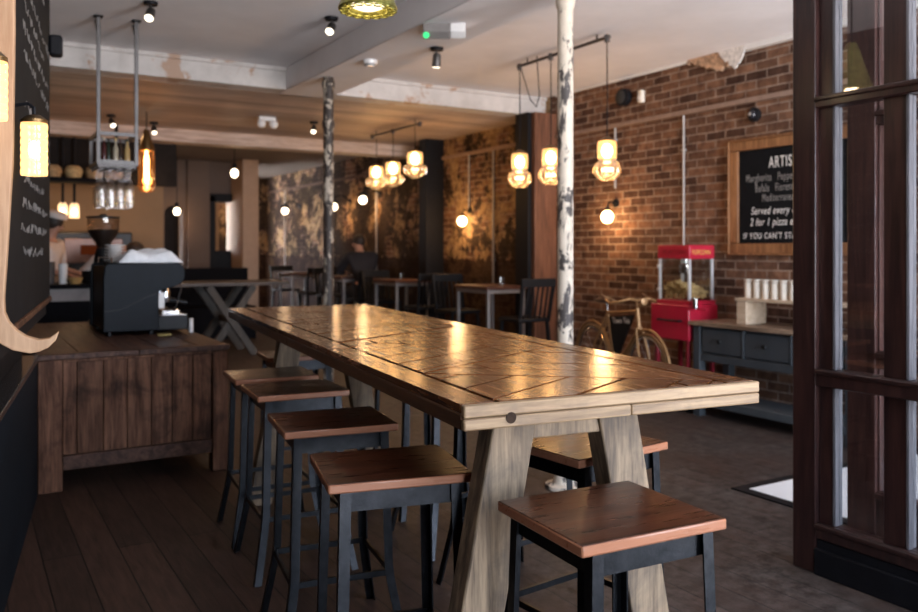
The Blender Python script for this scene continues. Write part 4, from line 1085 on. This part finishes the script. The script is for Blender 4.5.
# ------------------------------------------------------------------ bicycle with advertising plate
M['bike'] = plain('bike_gold', (0.36, 0.20, 0.085), 0.4, metal=0.35, var=0.15)
M['tyre'] = plain('tyre_tan', (0.27, 0.165, 0.08), 0.7, var=0.15)
fr_, rr_ = Vector((4.99, 5.20, 0)), Vector((5.21, 6.17, 0))
bdir = (rr_ - fr_); WB = bdir.length
bk = thing('bicycle', 'vintage tan bicycle with a black advertising plate leaning by the brick wall', 'bicycle', fr_, math.atan2(bdir.y, bdir.x))
RAD = 0.33
def wheel(x):
    w = MB().tube([(x + RAD * 0.945 * math.cos(a), 0, RAD + RAD * 0.945 * math.sin(a)) for a in [2 * PI * i / 40 for i in range(40)]], 0.014, 10, True).build('wheel', M['tyre'], bk)
    MB().tube([(x + RAD * 0.875 * math.cos(a), 0, RAD + RAD * 0.875 * math.sin(a)) for a in [2 * PI * i / 40 for i in range(40)]], 0.010, 8, True).build('rim', M['chrome'], w)
    s = MB()
    for i in range(24):
        a = 2 * PI * i / 24
        s.tube([(x + 0.02 * math.cos(a + 1.2), 0.022 * (1 if i % 2 else -1), RAD + 0.02 * math.sin(a + 1.2)), (x + RAD * 0.86 * math.cos(a), 0, RAD + RAD * 0.86 * math.sin(a))], 0.0016, 5)
    s.build('spokes', M['chrome'], w)
    MB().tube([(x, -0.05, RAD), (x, 0.05, RAD)], 0.016, 12).build('hub', M['chrome'], w)
    MB().tube([(x + (RAD + 0.022) * math.cos(a), 0, RAD + (RAD + 0.022) * math.sin(a)) for a in [R(10 + 8 * i) for i in range(21)]], 0.012, 8).build('mudguard', M['bike'], bk)
wheel(0.0); wheel(WB)
fm = MB()
head_t, head_b = Vector((0.17, 0, 0.86)), Vector((0.14, 0, 0.68))
bbk = Vector((0.56, 0, 0.29)); st_t = Vector((0.70, 0, 0.80)); rx = Vector((WB, 0, RAD))
fm.tube([head_t + Vector((0.0, 0, -0.03)), st_t + Vector((-0.01, 0, -0.02))], 0.014, 10)
fm.tube([head_b, bbk], 0.015, 10); fm.tube([bbk, st_t], 0.014, 10); fm.tube([head_t, head_b], 0.019, 10)
for s in (-1, 1):
    fm.tube([bbk + Vector((0, 0.02 * s, 0)), rx + Vector((0, 0.045 * s, 0))], 0.009, 8)
    fm.tube([st_t + Vector((0, 0.01 * s, -0.03)), rx + Vector((0, 0.045 * s, 0))], 0.008, 8)
fm.build('frame', M['bike'], bk)
fk = MB()
for s in (-1, 1): fk.tube([head_b + Vector((0, 0.03 * s, 0)), (0.08, 0.045 * s, 0.5), (0.03, 0.045 * s, 0.38), (0.0, 0.045 * s, RAD)], 0.011, 8)
fk.tube([head_b + Vector((0, -0.03, 0)), head_b + Vector((0, 0.03, 0))], 0.013, 8)
fk.build('fork', M['bike'], bk)
hb = MB()
hb.tube([head_t, head_t + Vector((0.01, 0, 0.06))], 0.013, 10)
hb.tube([(0.36, -0.21, 0.93), (0.26, -0.22, 0.90), (0.17, -0.18, 0.915), (0.13, -0.10, 0.94), (0.175, 0, 0.925), (0.13, 0.10, 0.94), (0.17, 0.18, 0.915), (0.26, 0.22, 0.90), (0.36, 0.21, 0.93)], 0.011, 10)
hbo = hb.build('handlebar', M['bike'], bk)
for s in (-1, 1): MB().tube([(0.34, s * 0.212, 0.9235), (0.43, s * 0.205, 0.955)], 0.017, 10).build('grip', plain('grip', (0.10, 0.04, 0.02), 0.6), hbo)
MB().lathe([(0, -0.05), (0.014, -0.045), (0.028, 0.0), (0.031, 0.01), (0, 0.02)], (0.06, 0, 0.92), 18, Euler((0, R(-90), 0)).to_matrix()).build('headlamp', M['bike'], bk)
MB().tube([(0.1, 0, 0.92), (0.165, 0, 0.85)], 0.008, 8).build('lamp_bracket', M['bike'], bk)
sa = MB().tube([st_t, st_t + Vector((0.02, 0, 0.08))], 0.011, 8); sa.build('seat_post', M['chrome'], bk)
MB().sphere((0.76, 0, 0.895), 0.075, 16, (1.6, 1.0, 0.42)).sphere((0.64, 0, 0.895), 0.04, 12, (2.0, 0.8, 0.6)).build('saddle', plain('saddle', (0.06, 0.03, 0.02), 0.5), bk)
plate = [(0.215, 0.795), (0.665, 0.745), (0.56, 0.36), (0.53, 0.36)]
MB().prism(plate, lambda u, v, d: (u, d, v), -0.006, 0.006).build('sign_plate', M['machine_black'], bk)['label'] = 'black advertising plate in the frame'
text('Town Tea', 0.075, M['chalk_white'], bk, frame_matrix((0.60, 0.0065, 0.69), (-1, 0, 0.08), (0.08, 0, 1)), 'lettering', 0.0006)
ck = MB().lathe([(0, -0.004), (0.085, -0.004), (0.085, 0.004), (0, 0.004)], (0.56, 0.03, 0.29), 28, Euler((R(90), 0, 0)).to_matrix())
ck.tube([(0.56, 0.04, 0.29), (0.68, 0.05, 0.19)], 0.009, 8).tube([(0.56, -0.04, 0.29), (0.44, -0.05, 0.39)], 0.009, 8)
ck.build('crankset', M['chrome'], bk)
for p in ((0.68, 0.09, 0.19), (0.44, -0.09, 0.39)): MB().obox(p, (0.09, 0.07, 0.02)).build('pedal', M['machine_black'], bk, bevel=0.004)
MB().tube([(0.60, 0.03, 0.27), (0.72, 0.17, 0.008)], 0.008, 8).build('kickstand', M['chrome'], bk)

# ------------------------------------------------------------------ things fixed to the brick wall
M['conduit'] = plain('conduit', (0.42, 0.39, 0.37), 0.55, metal=0.2)
def conduit(y, z0, z1, label, r=0.011):
    t = thing('conduit', label, 'conduit', (5.632, y, 0), 0, 'conduits on the brick wall')
    MB().tube([(0, 0, z0), (0, 0, z1)], r, 10).build('pipe', M['conduit'], t)
    for k in (0.2, 0.8):
        z = z0 + (z1 - z0) * k
        MB().box(-0.013, 0.0175, -0.022, 0.022, z - 0.009, z + 0.009).build('clip', M['conduit'], t, bevel=0.002)
conduit(5.41, 1.0, 2.584, 'steel conduit dropping to the popcorn cart on the brick wall')
conduit(8.55, 0.9, 2.584, 'steel conduit on the stained wall beside the timber pilaster', 0.012)
conduit(9.12, 1.86, 2.584, 'short steel conduit above the glowing wall lamp on the stained wall')
conduit(11.9, 1.0, 2.558, 'steel conduit behind the person sitting by the wall', 0.014)
conduit(16.2, 0.9, 2.558, 'dull steel conduit at the far dark end of the stained wall', 0.010)
conduit(6.33, 1.98, 2.584, 'short steel conduit above the glowing wall lamp on the clean brick')
def wall_lamp(y, z, label, w):
    t = thing('wall_lamp', label, 'lamp', (5.6495, y, z), 0, 'bare bulb wall lamps')
    MB().lathe([(0, 0), (0.04, 0), (0.04, 0.02), (0.015, 0.03), (0, 0.03)], (0, 0, 0.14), 18, Euler((0, R(-90), 0)).to_matrix()).build('wall_plate', M['black_paint'], t)
    MB().tube([(-0.03, 0, 0.14), (-0.10, 0, 0.15), (-0.12, 0, 0.10)], 0.009, 8).build('arm', M['black_paint'], t)
    MB().lathe([(0, 0.045), (0.022, 0.045), (0.022, 0.1), (0.0, 0.105)], (-0.12, 0, 0), 14).build('lamp_holder', M['black_paint'], t)
    MB().sphere((-0.12, 0, 0.0), 0.06, 16, (1, 1, 1.05)).build('bulb', M['bulb'], t)
    plight((5.6495 - 0.20, y, z - 0.02), w, r=0.06)
wall_lamp(6.33, 1.69, 'glowing wall lamp on the clean brick between the flaking column and the popcorn cart', 18)
wall_lamp(9.12, 1.73, 'glowing wall lamp on the stained wall over the bar tables', 18)
def swan_lamp(y, z, label, w):
    t = thing('swan_neck_lamp', label, 'lamp', (5.6495, y, z), 0, 'swan neck lamps on the far wall')
    MB().lathe([(0, 0), (0.05, 0), (0.05, 0.015), (0, 0.02)], (0, 0, 0.1), 16, Euler((0, R(-90), 0)).to_matrix()).build('wall_plate', M['black_paint'], t)
    MB().tube([(-0.01, 0, 0.1), (-0.12, 0, 0.19), (-0.26, 0, 0.19), (-0.30, 0, 0.12)], 0.012, 8).build('arm', M['black_paint'], t)
    MB().lathe([(0.02, 0.13), (0.05, 0.11), (0.10, 0.07), (0.103, 0.065), (0.0, 0.068)], (-0.30, 0, 0), 20).build('lamp_shade', M['black_paint'], t)
    MB().sphere((-0.30, 0, 0.0), 0.062, 16).build('bulb', M['bulb_white'], t)
    plight((5.6495 - 0.30, y, z - 0.11), w, r=0.06)
swan_lamp(15.39, 2.11, 'swan neck lamp at the far end of the stained wall', 4)
swan_lamp(12.96, 2.08, 'swan neck lamp partly behind the dark mottled column', 11)
swan_lamp(11.79, 2.135, 'swan neck lamp above the person sitting by the wall', 13)
cam = thing('security_camera', 'small black dome camera on the brick wall over the chalkboard', 'camera', (5.6495, 4.63, 2.48))
MB().lathe([(0, 0), (0.058, 0), (0.062, 0.025), (0.05, 0.035), (0, 0.035)], (0, 0, 0), 24, Euler((0, R(-90), 0)).to_matrix()).build('base', M['black_paint'], cam)
MB().sphere((-0.036, 0, 0), 0.04, 18).build('dome', plain('dome', (0.02, 0.02, 0.025), 0.1), cam)
MB().lathe([(0, 0), (0.014, 0), (0.014, 0.006), (0, 0.006)], (-0.074, -0.006, 0.0), 14, Euler((0, R(-90), 0)).to_matrix()).build('lens', M['conduit'], cam)
wsp = thing('wall_mounted_speaker', 'round black loudspeaker high on the brick wall behind the flaking column', 'speaker', (5.6495, 6.16, 2.86))
MB().lathe([(0, 0), (0.03, 0), (0.04, 0.02), (0.085, 0.03), (0.085, 0.09), (0.07, 0.10), (0, 0.10)], (0, 0, 0), 24, Euler((0, R(-90), 0)).to_matrix()).build('cabinet', M['black_paint'], wsp)
MB().lathe([(0, 0.1005), (0.066, 0.1005), (0.05, 0.108), (0, 0.11)], (0, 0, 0), 24, Euler((0, R(-90), 0)).to_matrix()).build('grille', plain('grille_round', (0.03, 0.03, 0.03), 0.8), wsp)
sen = thing('motion_detector', 'small cream motion detector high on the brick wall beside the round loudspeaker', 'detector', (5.6495, 5.95, 2.84))
MB().box(-0.05, 0, -0.03, 0.03, -0.06, 0.06).build('housing', M['cup'], sen, bevel=0.012)
MB().box(-0.056, -0.0505, -0.02, 0.02, -0.035, 0.0).build('lens', M['ceramic'], sen, bevel=0.002)

# ------------------------------------------------------------------ bar tables and chairs along the wall
M['tbl_top'] = wood('bar_table_top', (0.06, 0.024, 0.015), (0.16, 0.07, 0.045), 'x', 0.35, isl=0)
M['tbl_leg'] = plain('bar_table_leg', (0.26, 0.25, 0.25), 0.45, metal=0.5)
t0 = None
for x, y, lab_ in ((4.98, 7.62, 'wall-side bar table with pale steel legs nearest the timber pilaster'), (4.98, 9.75, 'wall-side bar table with pale steel legs below the cluster of glass pendants'),
                   (4.98, 11.45, 'wall-side bar table at which the person sits'), (4.98, 13.6, 'furthest wall-side bar table, behind the dark mottled column')):
    if t0 is None:
        t0 = thing('bar_table', lab_, 'table', (x, y, 0), 0, 'bar tables along the brick wall')
        hw, hd_ = 0.24, 0.32
        MB().box(-hw - 0.02, hw + 0.02, -hd_ - 0.02, hd_ + 0.02, 0.94, 0.975).build('tabletop', M['tbl_top'], t0, bevel=0.004)
        fr2 = MB()
        for s in (-1, 1):
            fr2.box(-hw + 0.031, hw - 0.031, s * (hd_ - 0.015) - 0.015, s * (hd_ - 0.015) + 0.015, 0.9, 0.9395)
            fr2.box(s * (hw - 0.015) - 0.015, s * (hw - 0.015) + 0.015, -hd_, hd_, 0.9, 0.9395)
        fr2.build('frame', M['tbl_leg'], t0)
        for sx in (-1, 1):
            for sy in (-1, 1):
                MB().box(sx * (hw - 0.015) - 0.015, sx * (hw - 0.015) + 0.015, sy * (hd_ - 0.015) - 0.015, sy * (hd_ - 0.015) + 0.015, 0, 0.8995).build('leg', M['tbl_leg'], t0)
        for s in (-1, 1): MB().box(-hw + 0.031, hw - 0.031, s * (hd_ - 0.015) - 0.01, s * (hd_ - 0.015) + 0.01, 0.2, 0.225).build('foot_rail', M['tbl_leg'], t0)
    else: place_copy(t0, (x, y, 0), 0, lab_)
M['chair_black'] = plain('chair_black', (0.006, 0.006, 0.007), 0.5, spec=0.25)
def bar_chair(label):
    t = thing('bar_chair', label, 'chair', (0, 0, 0), 0, 'black slat back bar chairs')
    MB().box(-0.2, 0.2, -0.19, 0.19, 0.63, 0.67).build('seat', M['chair_black'], t, bevel=0.012)
    for sx in (-1, 1):
        MB().bar((sx * 0.17, -0.16, 0.63), (sx * 0.2, -0.19, 0), 0.032, 0.032).build('leg', M['chair_black'], t)
        MB().bar((sx * 0.17, 0.16, 0.63), (sx * 0.2, 0.22, 0), 0.032, 0.032).build('leg', M['chair_black'], t)
        MB().bar((sx * 0.18, 0.175, 0.665), (sx * 0.195, 0.25, 1.06), 0.032, 0.026).build('back_post', M['chair_black'], t)
        MB().bar((sx * 0.188, -0.178, 0.22), (sx * 0.188, 0.19, 0.22), 0.02, 0.025).build('stretcher', M['chair_black'], t)
    MB().bar((-0.183, -0.178, 0.25), (0.183, -0.178, 0.25), 0.02, 0.03).build('stretcher', M['chair_black'], t)
    MB().bar((-0.21, 0.252, 1.03), (0.21, 0.252, 1.03), 0.024, 0.09).build('top_rail', M['chair_black'], t, bevel=0.006)
    for k in range(5):
        x = -0.12 + 0.06 * k
        MB().bar((x, 0.178, 0.668), (x, 0.245, 0.99), 0.018, 0.012).build('slat', M['chair_black'], t)
    return t
ch0 = None
for x, y, a, lab_ in ((4.98, 6.98, 180, 'black bar chair with its slatted back to the flaking white column'), (4.97, 8.30, 0, 'black bar chair on the far side of the nearest wall table'),
                      (4.95, 9.08, 180, 'black bar chair under the glowing wall lamp'), (4.98, 10.30, 0, 'black bar chair behind the second wall table'),
                      (4.98, 12.12, 0, 'black bar chair facing the person across the bar table'), (4.98, 10.90, 180, 'black bar chair the person is sitting on'),
                      (4.98, 12.9, 180, 'black bar chair at the furthest wall table, near side'), (4.98, 14.28, 0, 'black bar chair at the furthest wall table, far side')):
    if ch0 is None: ch0 = bar_chair(lab_); ch0.location = (x, y, 0); ch0.rotation_euler = (0, 0, R(a))
    else: place_copy(ch0, (x, y, 0), R(a), lab_)
# glasses and candles on the wall tables
for i, (x, y, lab_) in enumerate(((4.9, 9.6, 'short tumbler on the second wall-side bar table'), (4.92, 11.3, 'short tumbler on the bar table in front of the sitting person'), (5.05, 7.5, 'short tumbler on the nearest wall-side bar table'))):
    o = MB().lathe([(0, 0), (0.03, 0), (0.036, 0.09), (0.033, 0.09), (0.027, 0.008), (0, 0.008)], n=18).build('tumbler', M['glassware']); o.location = (x, y, 0.9755)
    tag(o, lab_, 'glass', 'tumblers on the wall tables')
# picnic table and bench block in the middle distance
M['picnic'] = wood('picnic_oak', (0.03, 0.02, 0.014), (0.10, 0.07, 0.05), 'x', 0.5, isl=0.1)
M['picnic_leg'] = wood('picnic_leg', (0.03, 0.024, 0.018), (0.075, 0.06, 0.046), 'z', 0.6, isl=0.1)
pt = thing('trestle_table', 'dark table with crossed wooden legs beyond the end of the bar counter', 'table', (3.0, 11.0, 0))
b = MB()
for i in range(5): b.box(-0.75, 0.75, -0.4 + i * 0.16, -0.4 + i * 0.16 + 0.155, 0.90, 0.945)
b.build('tabletop', M['picnic'], pt, bevel=0.003)
for y in (-0.32, 0.30):
    for s in (-1, 1):
        MB().bar((s * 0.30, y + s * 0.026, 0.895), (-s * 0.30, y + s * 0.026, 0.0), 0.09, 0.045, (0, 1, 0)).build('leg', M['picnic_leg'], pt)
MB().bar((0, -0.26, 0.45), (0, 0.24, 0.45), 0.05, 0.07).build('stretcher', M['picnic'], pt)
bq = thing('high_bench', 'dark high-backed bench behind the table with crossed legs', 'bench', (3.12, 12.6, 0))
MB().box(-0.7, 0.80, 0.0, 0.5, 0, 0.5).build('seat_box', M['pass_black'], bq, bevel=0.01)
MB().box(-0.7, 0.80, 0.42, 0.5, 0.501, 1.08).build('backrest', M['pass_black'], bq, bevel=0.01)
# the sitting person
sit = dict(pelvis=(0, 0.02, 0.80), waist=(0, 0.0, 0.97), chest=(0, -0.09, 1.18), neck=(0, -0.14, 1.33), head=(0, -0.20, 1.45), face=(0.8, -0.6, -0.1),
           shoulder_l=(0.20, -0.10, 1.26), elbow_l=(0.27, -0.32, 1.04), wrist_l=(0.08, -0.46, 1.02), shoulder_r=(-0.20, -0.10, 1.26), elbow_r=(-0.26, -0.34, 1.04), wrist_r=(-0.10, -0.34, 1.26),
           hip_l=(0.10, -0.02, 0.77), knee_l=(0.13, -0.40, 0.76), ankle_l=(0.13, -0.30, 0.32), toe_l=(0.13, -0.42, 0.27), hip_r=(-0.10, -0.02, 0.77), knee_r=(-0.13, -0.40, 0.76), ankle_r=(-0.13, -0.30, 0.32), toe_r=(-0.13, -0.42, 0.27))
person('person in a dark jacket sitting at a bar table with a hand raised', (4.98, 10.93, 0), PI, sit, M['jacket'], 'jacket', M['trouser'])
# ------------------------------------------------------------------ glass pendants on ceiling bars
M['jar'] = thin_glass('jar_glass', (1.0, 0.93, 0.82), 0.22, 0.06, (1.0, 0.55, 0.22), 0.22)
M['jar_top'] = thin_glass('jar_frosted', (1.0, 0.85, 0.62), 0.06, 0.2, (1.0, 0.56, 0.22), 0.95)
M['lamp_bar'] = plain('lamp_bar', (0.10, 0.09, 0.085), 0.4, metal=0.7)
def pend(name, loc, zc, h, r, top, kind, label, group, w):
    t = thing(name, label, 'lamp', (loc[0], loc[1], 0), 0, group)
    z1, z0 = zc + h / 2, zc - h / 2; zm = zc + h * 0.04
    MB().tube([(0, 0, top), (0.006, 0.004, (top + z1) / 2), (0, 0, z1 + 0.03)], 0.005, 6).build('cord', M['black_paint'], t)
    MB().lathe([(0, z1 + 0.035), (0.02, z1 + 0.035), (r * 0.62, z1 + 0.008), (r * 0.64, z1), (0, z1)], n=20).build('cap', M['brass_dark'], t)
    rt = r * 0.72
    prof = [(rt * 0.92, z1), (rt * 0.98, z1 - h * 0.1), (rt, z1 - h * 0.22), (rt * 0.96, zm + h * 0.03), (rt * 0.85, zm)]
    MB().shell(prof, n=28).build('upper_glass', M['jar_top'], t)
    if kind == 'globe':
        low = [(rt * 0.85, zm)] + [(r * math.sin(a) if a > 0.9 else r * math.sin(a), (zm + z0) / 2 + (zm - z0) / 2 * math.cos(a)) for a in [0.75 + (PI - 0.75) * k / 10 for k in range(11)]]
    else:
        low = [(rt * 0.85, zm), (r * 1.0, zm - h * 0.08), (r * 1.06, zm - h * 0.2), (r * 1.0, zm - h * 0.34), (r * 0.7, zm - h * 0.42), (r * 0.35, z0)]
    b = MB().shell(low, n=28); b.build('lower_glass', M['jar'], t, ang=180)
    rb = MB()
    for k in range(14):
        a = 2 * PI * k / 14
        rb.tube([(p * 1.01 * math.cos(a), p * 1.01 * math.sin(a), z) for p, z in low[1:-1]], r * 0.035, 5)
    rb.build('cut_ribs', M['jar'], t)
    MB().sphere((0, 0, z1 - h * 0.24), r * 0.42, 14, (1, 1, 1.3)).build('bulb', M['bulb'], t)
    plight((loc[0], loc[1], z0 + h * 0.22), w, r=0.05)
    return t
def lamp_bar(label, x, y0, y1, z, hooks):
    t = thing('lamp_bar', label, 'lamp bar', (x, y0, z))
    MB().tube([(0, 0, 0), (0, y1 - y0, 0)], 0.014, 12).build('bar', M['lamp_bar'], t)
    for y in hooks: MB().lathe([(0, -0.035), (0.022, -0.035), (0.022, 0.02), (0, 0.02)], (0, y - y0, 0), 14).build('clamp', M['lamp_bar'], t)
    for y in (y0 + 0.15, y1 - 0.15): MB().tube([(0, y - y0, 0.0), (0, y - y0, (2.859 if y > 7.6 else 3.069) - z)], 0.008, 8).build('ceiling_stem', M['lamp_bar'], t)
    return t
lb = lamp_bar('long dark lamp bar under the white ceiling by the flaking column', 4.33, 4.93, 6.17, 3.02, (4.96, 5.68, 6.14))
cd_ = MB(); cd_.tube([(0.014, 1.21, -0.02), (0.09, 1.17, -0.30), (0.09, 1.08, -0.38), (0.05, 0.98, -0.30), (0, 0.95, 0.04)], 0.005, 6); cd_.build('loop_of_cable', M['black_paint'], lb)
G1 = 'glass pendants on the long ceiling bar'
pend('glass_pendant', (4.33, 4.96), 2.055, 0.305, 0.105, 2.984, 'globe', 'glowing double-bulge glass pendant nearest the chalkboard, in front of clean brick', G1, 5)
pend('glass_pendant', (4.33, 5.68), 2.07, 0.305, 0.105, 2.984, 'globe', 'glowing double-bulge glass pendant half hidden behind the flaking white column', G1, 5)
pend('glass_pendant', (4.33, 6.14), 2.075, 0.305, 0.105, 2.984, 'globe', 'glowing double-bulge glass pendant beside the timber pilaster', G1, 5)
lamp_bar('short dark lamp bar under the plank ceiling', 4.48, 8.28, 9.62, 2.80, (8.32, 9.0, 9.58))
G2 = 'glass pendants in the cluster of three'
pend('glass_pendant', (4.44, 8.36), 2.325, 0.29, 0.125, 2.765, 'jar', 'glowing glass pendant hanging highest in the cluster of three, nearest the black pilaster', G2, 6)
pend('glass_pendant', (4.48, 9.0), 2.27, 0.29, 0.125, 2.765, 'jar', 'glowing glass pendant in the middle of the cluster of three', G2, 6)
pend('glass_pendant', (4.52, 9.55), 2.27, 0.285, 0.125, 2.765, 'jar', 'glowing glass pendant of the cluster of three closest to the dark mottled column', G2, 6)
# brass pendant over the table
bp = thing('brass_pendant', 'pierced brass pendant with a lit opal glass over the long table', 'lamp', (1.47, 3.19, 0))
MB().tube([(0, 0, 3.068), (0, 0, 2.64)], 0.006, 8).build('cord', M['black_paint'], bp)
brs = plain('green_brass', (0.38, 0.36, 0.10), 0.3, metal=0.85, var=0.35, scale=40)
MB().lathe([(0.0, 2.66), (0.03, 2.655), (0.05, 2.6), (0.08, 2.5), (0.115, 2.40), (0.125, 2.375), (0.12, 2.368), (0.105, 2.375), (0.08, 2.41), (0.05, 2.5), (0.0, 2.55)], n=32).build('brass_shade', brs, bp)
rg = MB()
for k in range(16):
    a = 2 * PI * k / 16
    rg.tube([(0.1 * math.cos(a) + 0.02 * math.cos(b_), 0.1 * math.sin(a) + 0.02 * math.sin(b_), 2.366) for b_ in [2 * PI * i / 10 for i in range(10)]], 0.0035, 6, True)
rg.build('pierced_rim', brs, bp)
MB().lathe([(0, 2.372), (0.045, 2.374), (0.07, 2.385), (0.06, 2.41), (0, 2.42)], n=28).build('glass_bowl', emitter('opal', (1.0, 0.85, 0.62), 2.5), bp)
plight((1.47, 3.19, 2.33), 3, (1.0, 0.75, 0.45), 0.05)

# ------------------------------------------------------------------ spotlights, detectors, exit lamp on the ceilings
M['spot_face'] = emitter('spot_face', (1.0, 0.86, 0.66), 5.0)
def spot(x, y, z, dirv, label, w=4, lit=True):
    t = thing('ceiling_spotlight', label, 'spotlight', (x, y, z), 0, 'ceiling spotlights')
    d = Vector(dirv).normalized()
    MB().lathe([(0, -0.022), (0.045, -0.022), (0.05, -0.001), (0, -0.001)], n=18).build('base', M['black_paint'], t)
    MB().tube([(0, 0, -0.022), (0, 0, -0.065)], 0.009, 8).build('stem', M['lamp_bar'], t)
    p0 = Vector((0, 0, -0.07)) - d * 0.03; p1 = p0 + d * 0.10
    MB().tube([p0, p0 + d * 0.015, p1], [0.02, 0.03, 0.033], 16).build('lamp_head', M['lamp_bar'], t)
    MB().tube([p1 + d * 0.0005, p1 + d * 0.006], [0.029, 0.026], 16).build('lens', M['spot_face'] if lit else M['conduit'], t)
    if lit:
        l = bpy.data.lights.new('spot_light', 'SPOT'); l.energy = w * 2.5; l.color = (1, 0.72, 0.42); l.spot_size = R(80); l.spot_blend = 0.6; l.shadow_soft_size = 0.03
        o = bpy.data.objects.new('spot_light', l); COL.objects.link(o); o.location = Vector((x, y, z)) + p1 + d * 0.02
        o.rotation_euler = d.to_track_quat('-Z', 'Y').to_euler()
spot(2.34, 5.71, 3.07, (-0.5, -0.6, -0.75), 'spotlight on the white ceiling beside the boxed beam', 3)
spot(3.03, 5.36, 2.86, (0.1, 0.3, -1), 'spotlight under the boxed beam below the exit sign box', 3)
spot(1.127, 6.0, 3.07, (-0.3, -0.6, -0.8), 'spotlight at the top of the ceiling near the glass rack', 3)
spot(3.55, 9.2, 2.86, (-0.4, -0.7, -0.9), 'spotlight on the plank ceiling beside the dark mottled column', 3)
spot(1.44, 9.9, 2.86, (0.2, -0.7, -0.8), 'spotlight on the plank ceiling behind the glass rack', 3)
spot(1.95, 10.2, 2.86, (0.0, -0.6, -0.9), 'spotlight on the plank ceiling above the amber tube lamp', 3)
ex = thing('exit_sign', 'grey and white emergency exit sign box with a green light under the boxed beam', 'emergency light', (2.76, 4.80, 2.86), R(-32))
MB().prism([(-0.05, 0), (0.05, 0), (0.05, -0.055), (0.0, -0.095), (-0.05, -0.055)], lambda u, v, d: (d, u, v), -0.13, 0.05).build('housing', plain('exit_grey', (0.22, 0.20, 0.19), 0.6), ex, bevel=0.006)
MB().prism([(-0.052, 0), (0.052, 0), (0.052, -0.055), (0.0, -0.09), (-0.052, -0.055)], lambda u, v, d: (d, u, v), 0.0505, 0.15).build('end_cap', M['ceramic'], ex, bevel=0.006)
MB().sphere((-0.11, -0.035, -0.075), 0.022, 14).build('indicator', emitter('green', (0.08, 1.0, 0.32), 1.4), ex)
tw2 = thing('emergency_spotlight', 'white twin-headed emergency light on the plank ceiling', 'emergency light', (2.96, 9.14, 2.86))
MB().box(-0.1, 0.1, -0.05, 0.05, -0.05, -0.001).build('housing', M['ceramic'], tw2, bevel=0.01)
for s in (-1, 1): MB().sphere((s * 0.07, -0.04, -0.085), 0.05, 16).build('lamp_head', M['ceramic'], tw2)
sd_ = thing('smoke_detector', 'white smoke detector under the boxed beam', 'smoke detector', (2.78, 5.99, 2.86))
MB().lathe([(0, -0.05), (0.03, -0.05), (0.04, -0.035), (0.055, -0.03), (0.06, -0.001), (0, -0.001)], n=24).build('housing', M['ceramic'], sd_)
MB().lathe([(0.041, -0.0345), (0.0425, -0.041), (0.040, -0.041), (0.0395, -0.0345)], n=24).build('vent_ring', M['black_paint'], sd_)
# hanging bulbs in the back
def bare(x, y, z, top, label):
    t = thing('bare_bulb', label, 'lamp', (x, y, 0), 0, 'bare bulbs hanging at the back')
    MB().tube([(0, 0, top), (0, 0, z + 0.12)], 0.006, 6).build('cord', M['black_paint'], t)
    MB().lathe([(0, z + 0.14), (0.03, z + 0.14), (0.035, z + 0.06), (0, z + 0.055)], n=16).build('lamp_holder', M['black_paint'], t)
    MB().sphere((0, 0, z), 0.054, 16, (1, 1, 1.15)).build('bulb', M['bulb_white'], t)
    plight((x, y, z - 0.13), 5, (1.0, 0.58, 0.30))
bare(3.40, 11.96, 2.47, 2.899, 'bare bulb hanging in front of the pale square column')
bare(3.08, 14.2, 2.0, 2.899, 'bare bulb hanging before the dark arched niche')
bare(3.9, 15.6, 1.95, 2.899, 'bare bulb glowing in the hallway through the back doorway')
bare(1.95, 10.6, 2.2, 2.699, 'bare bulb beside the end of the kitchen opening')
# warm point light without a fixture, below the kitchen ceiling
plight((0.2, 10.4, 2.55), 4, (1.0, 0.58, 0.28), 0.08)

# ------------------------------------------------------------------ daylight through the shopfront
w = bpy.data.worlds.new('overcast_sky'); SC.world = w; w.use_nodes = True
wt = w.node_tree; bg = wt.nodes['Background']
tc = N(wt, 'ShaderNodeTexCoord'); sp_ = N(wt, 'ShaderNodeSeparateXYZ'); wt.links.new(tc.outputs['Generated'], sp_.inputs[0])
rp = ramp(wt, [(0.42, (1.0, 0.97, 0.96)), (0.5, (0.66, 0.69, 0.74)), (0.62, (0.50, 0.58, 0.70)), (1.0, (0.46, 0.56, 0.68))])
mr = N(wt, 'ShaderNodeMapRange'); mr.inputs[1].default_value = -1; mr.inputs[2].default_value = 1
wt.links.new(sp_.outputs[2], mr.inputs[0]); wt.links.new(mr.outputs[0], rp.inputs[0]); wt.links.new(rp.outputs[0], bg.inputs[0])
bg.inputs[1].default_value = WORLD
for (a, c) in ((2.45, 3.9), (4.0, 5.5), (0.25, 0.95)):  # the last one serves the added narrow opening
    l = bpy.data.lights.new('window_portal', 'AREA'); l.shape = 'RECTANGLE'; l.size = c - a; l.size_y = 2.8
    o = bpy.data.objects.new('window_portal', l); COL.objects.link(o)
    o.location = ((a + c) / 2, -1.20, 1.6); o.rotation_euler = (R(90), 0, 0)
    l.cycles.is_portal = True

# ------------------------------------------------------------------ camera and view
cd = bpy.data.cameras.new('camera'); cm = bpy.data.objects.new('camera', cd); COL.objects.link(cm)
cm.location = (0, 0, 1.36); cm.rotation_euler = (R(90), 0, R(-31.01))
cd.sensor_width = 36.0; cd.lens = 36.0 * 830 / 918; cd.shift_y = -56 / 918
cd.clip_start = 0.05; cd.clip_end = 60
cd.dof.use_dof = True; cd.dof.focus_distance = 2.1; cd.dof.aperture_fstop = 3.4
SC.camera = cm
SC.view_settings.view_transform = 'Standard'; SC.view_settings.look = 'None'; SC.view_settings.gamma = 1.0
SC.view_settings.use_curve_mapping = False
SC.view_settings.exposure = EXPO
SC.cycles.max_bounces = 8; SC.cycles.transparent_max_bounces = 24
SC.cycles.sample_clamp_indirect = 4.0
SC.cycles.caustics_reflective = False; SC.cycles.caustics_refractive = False
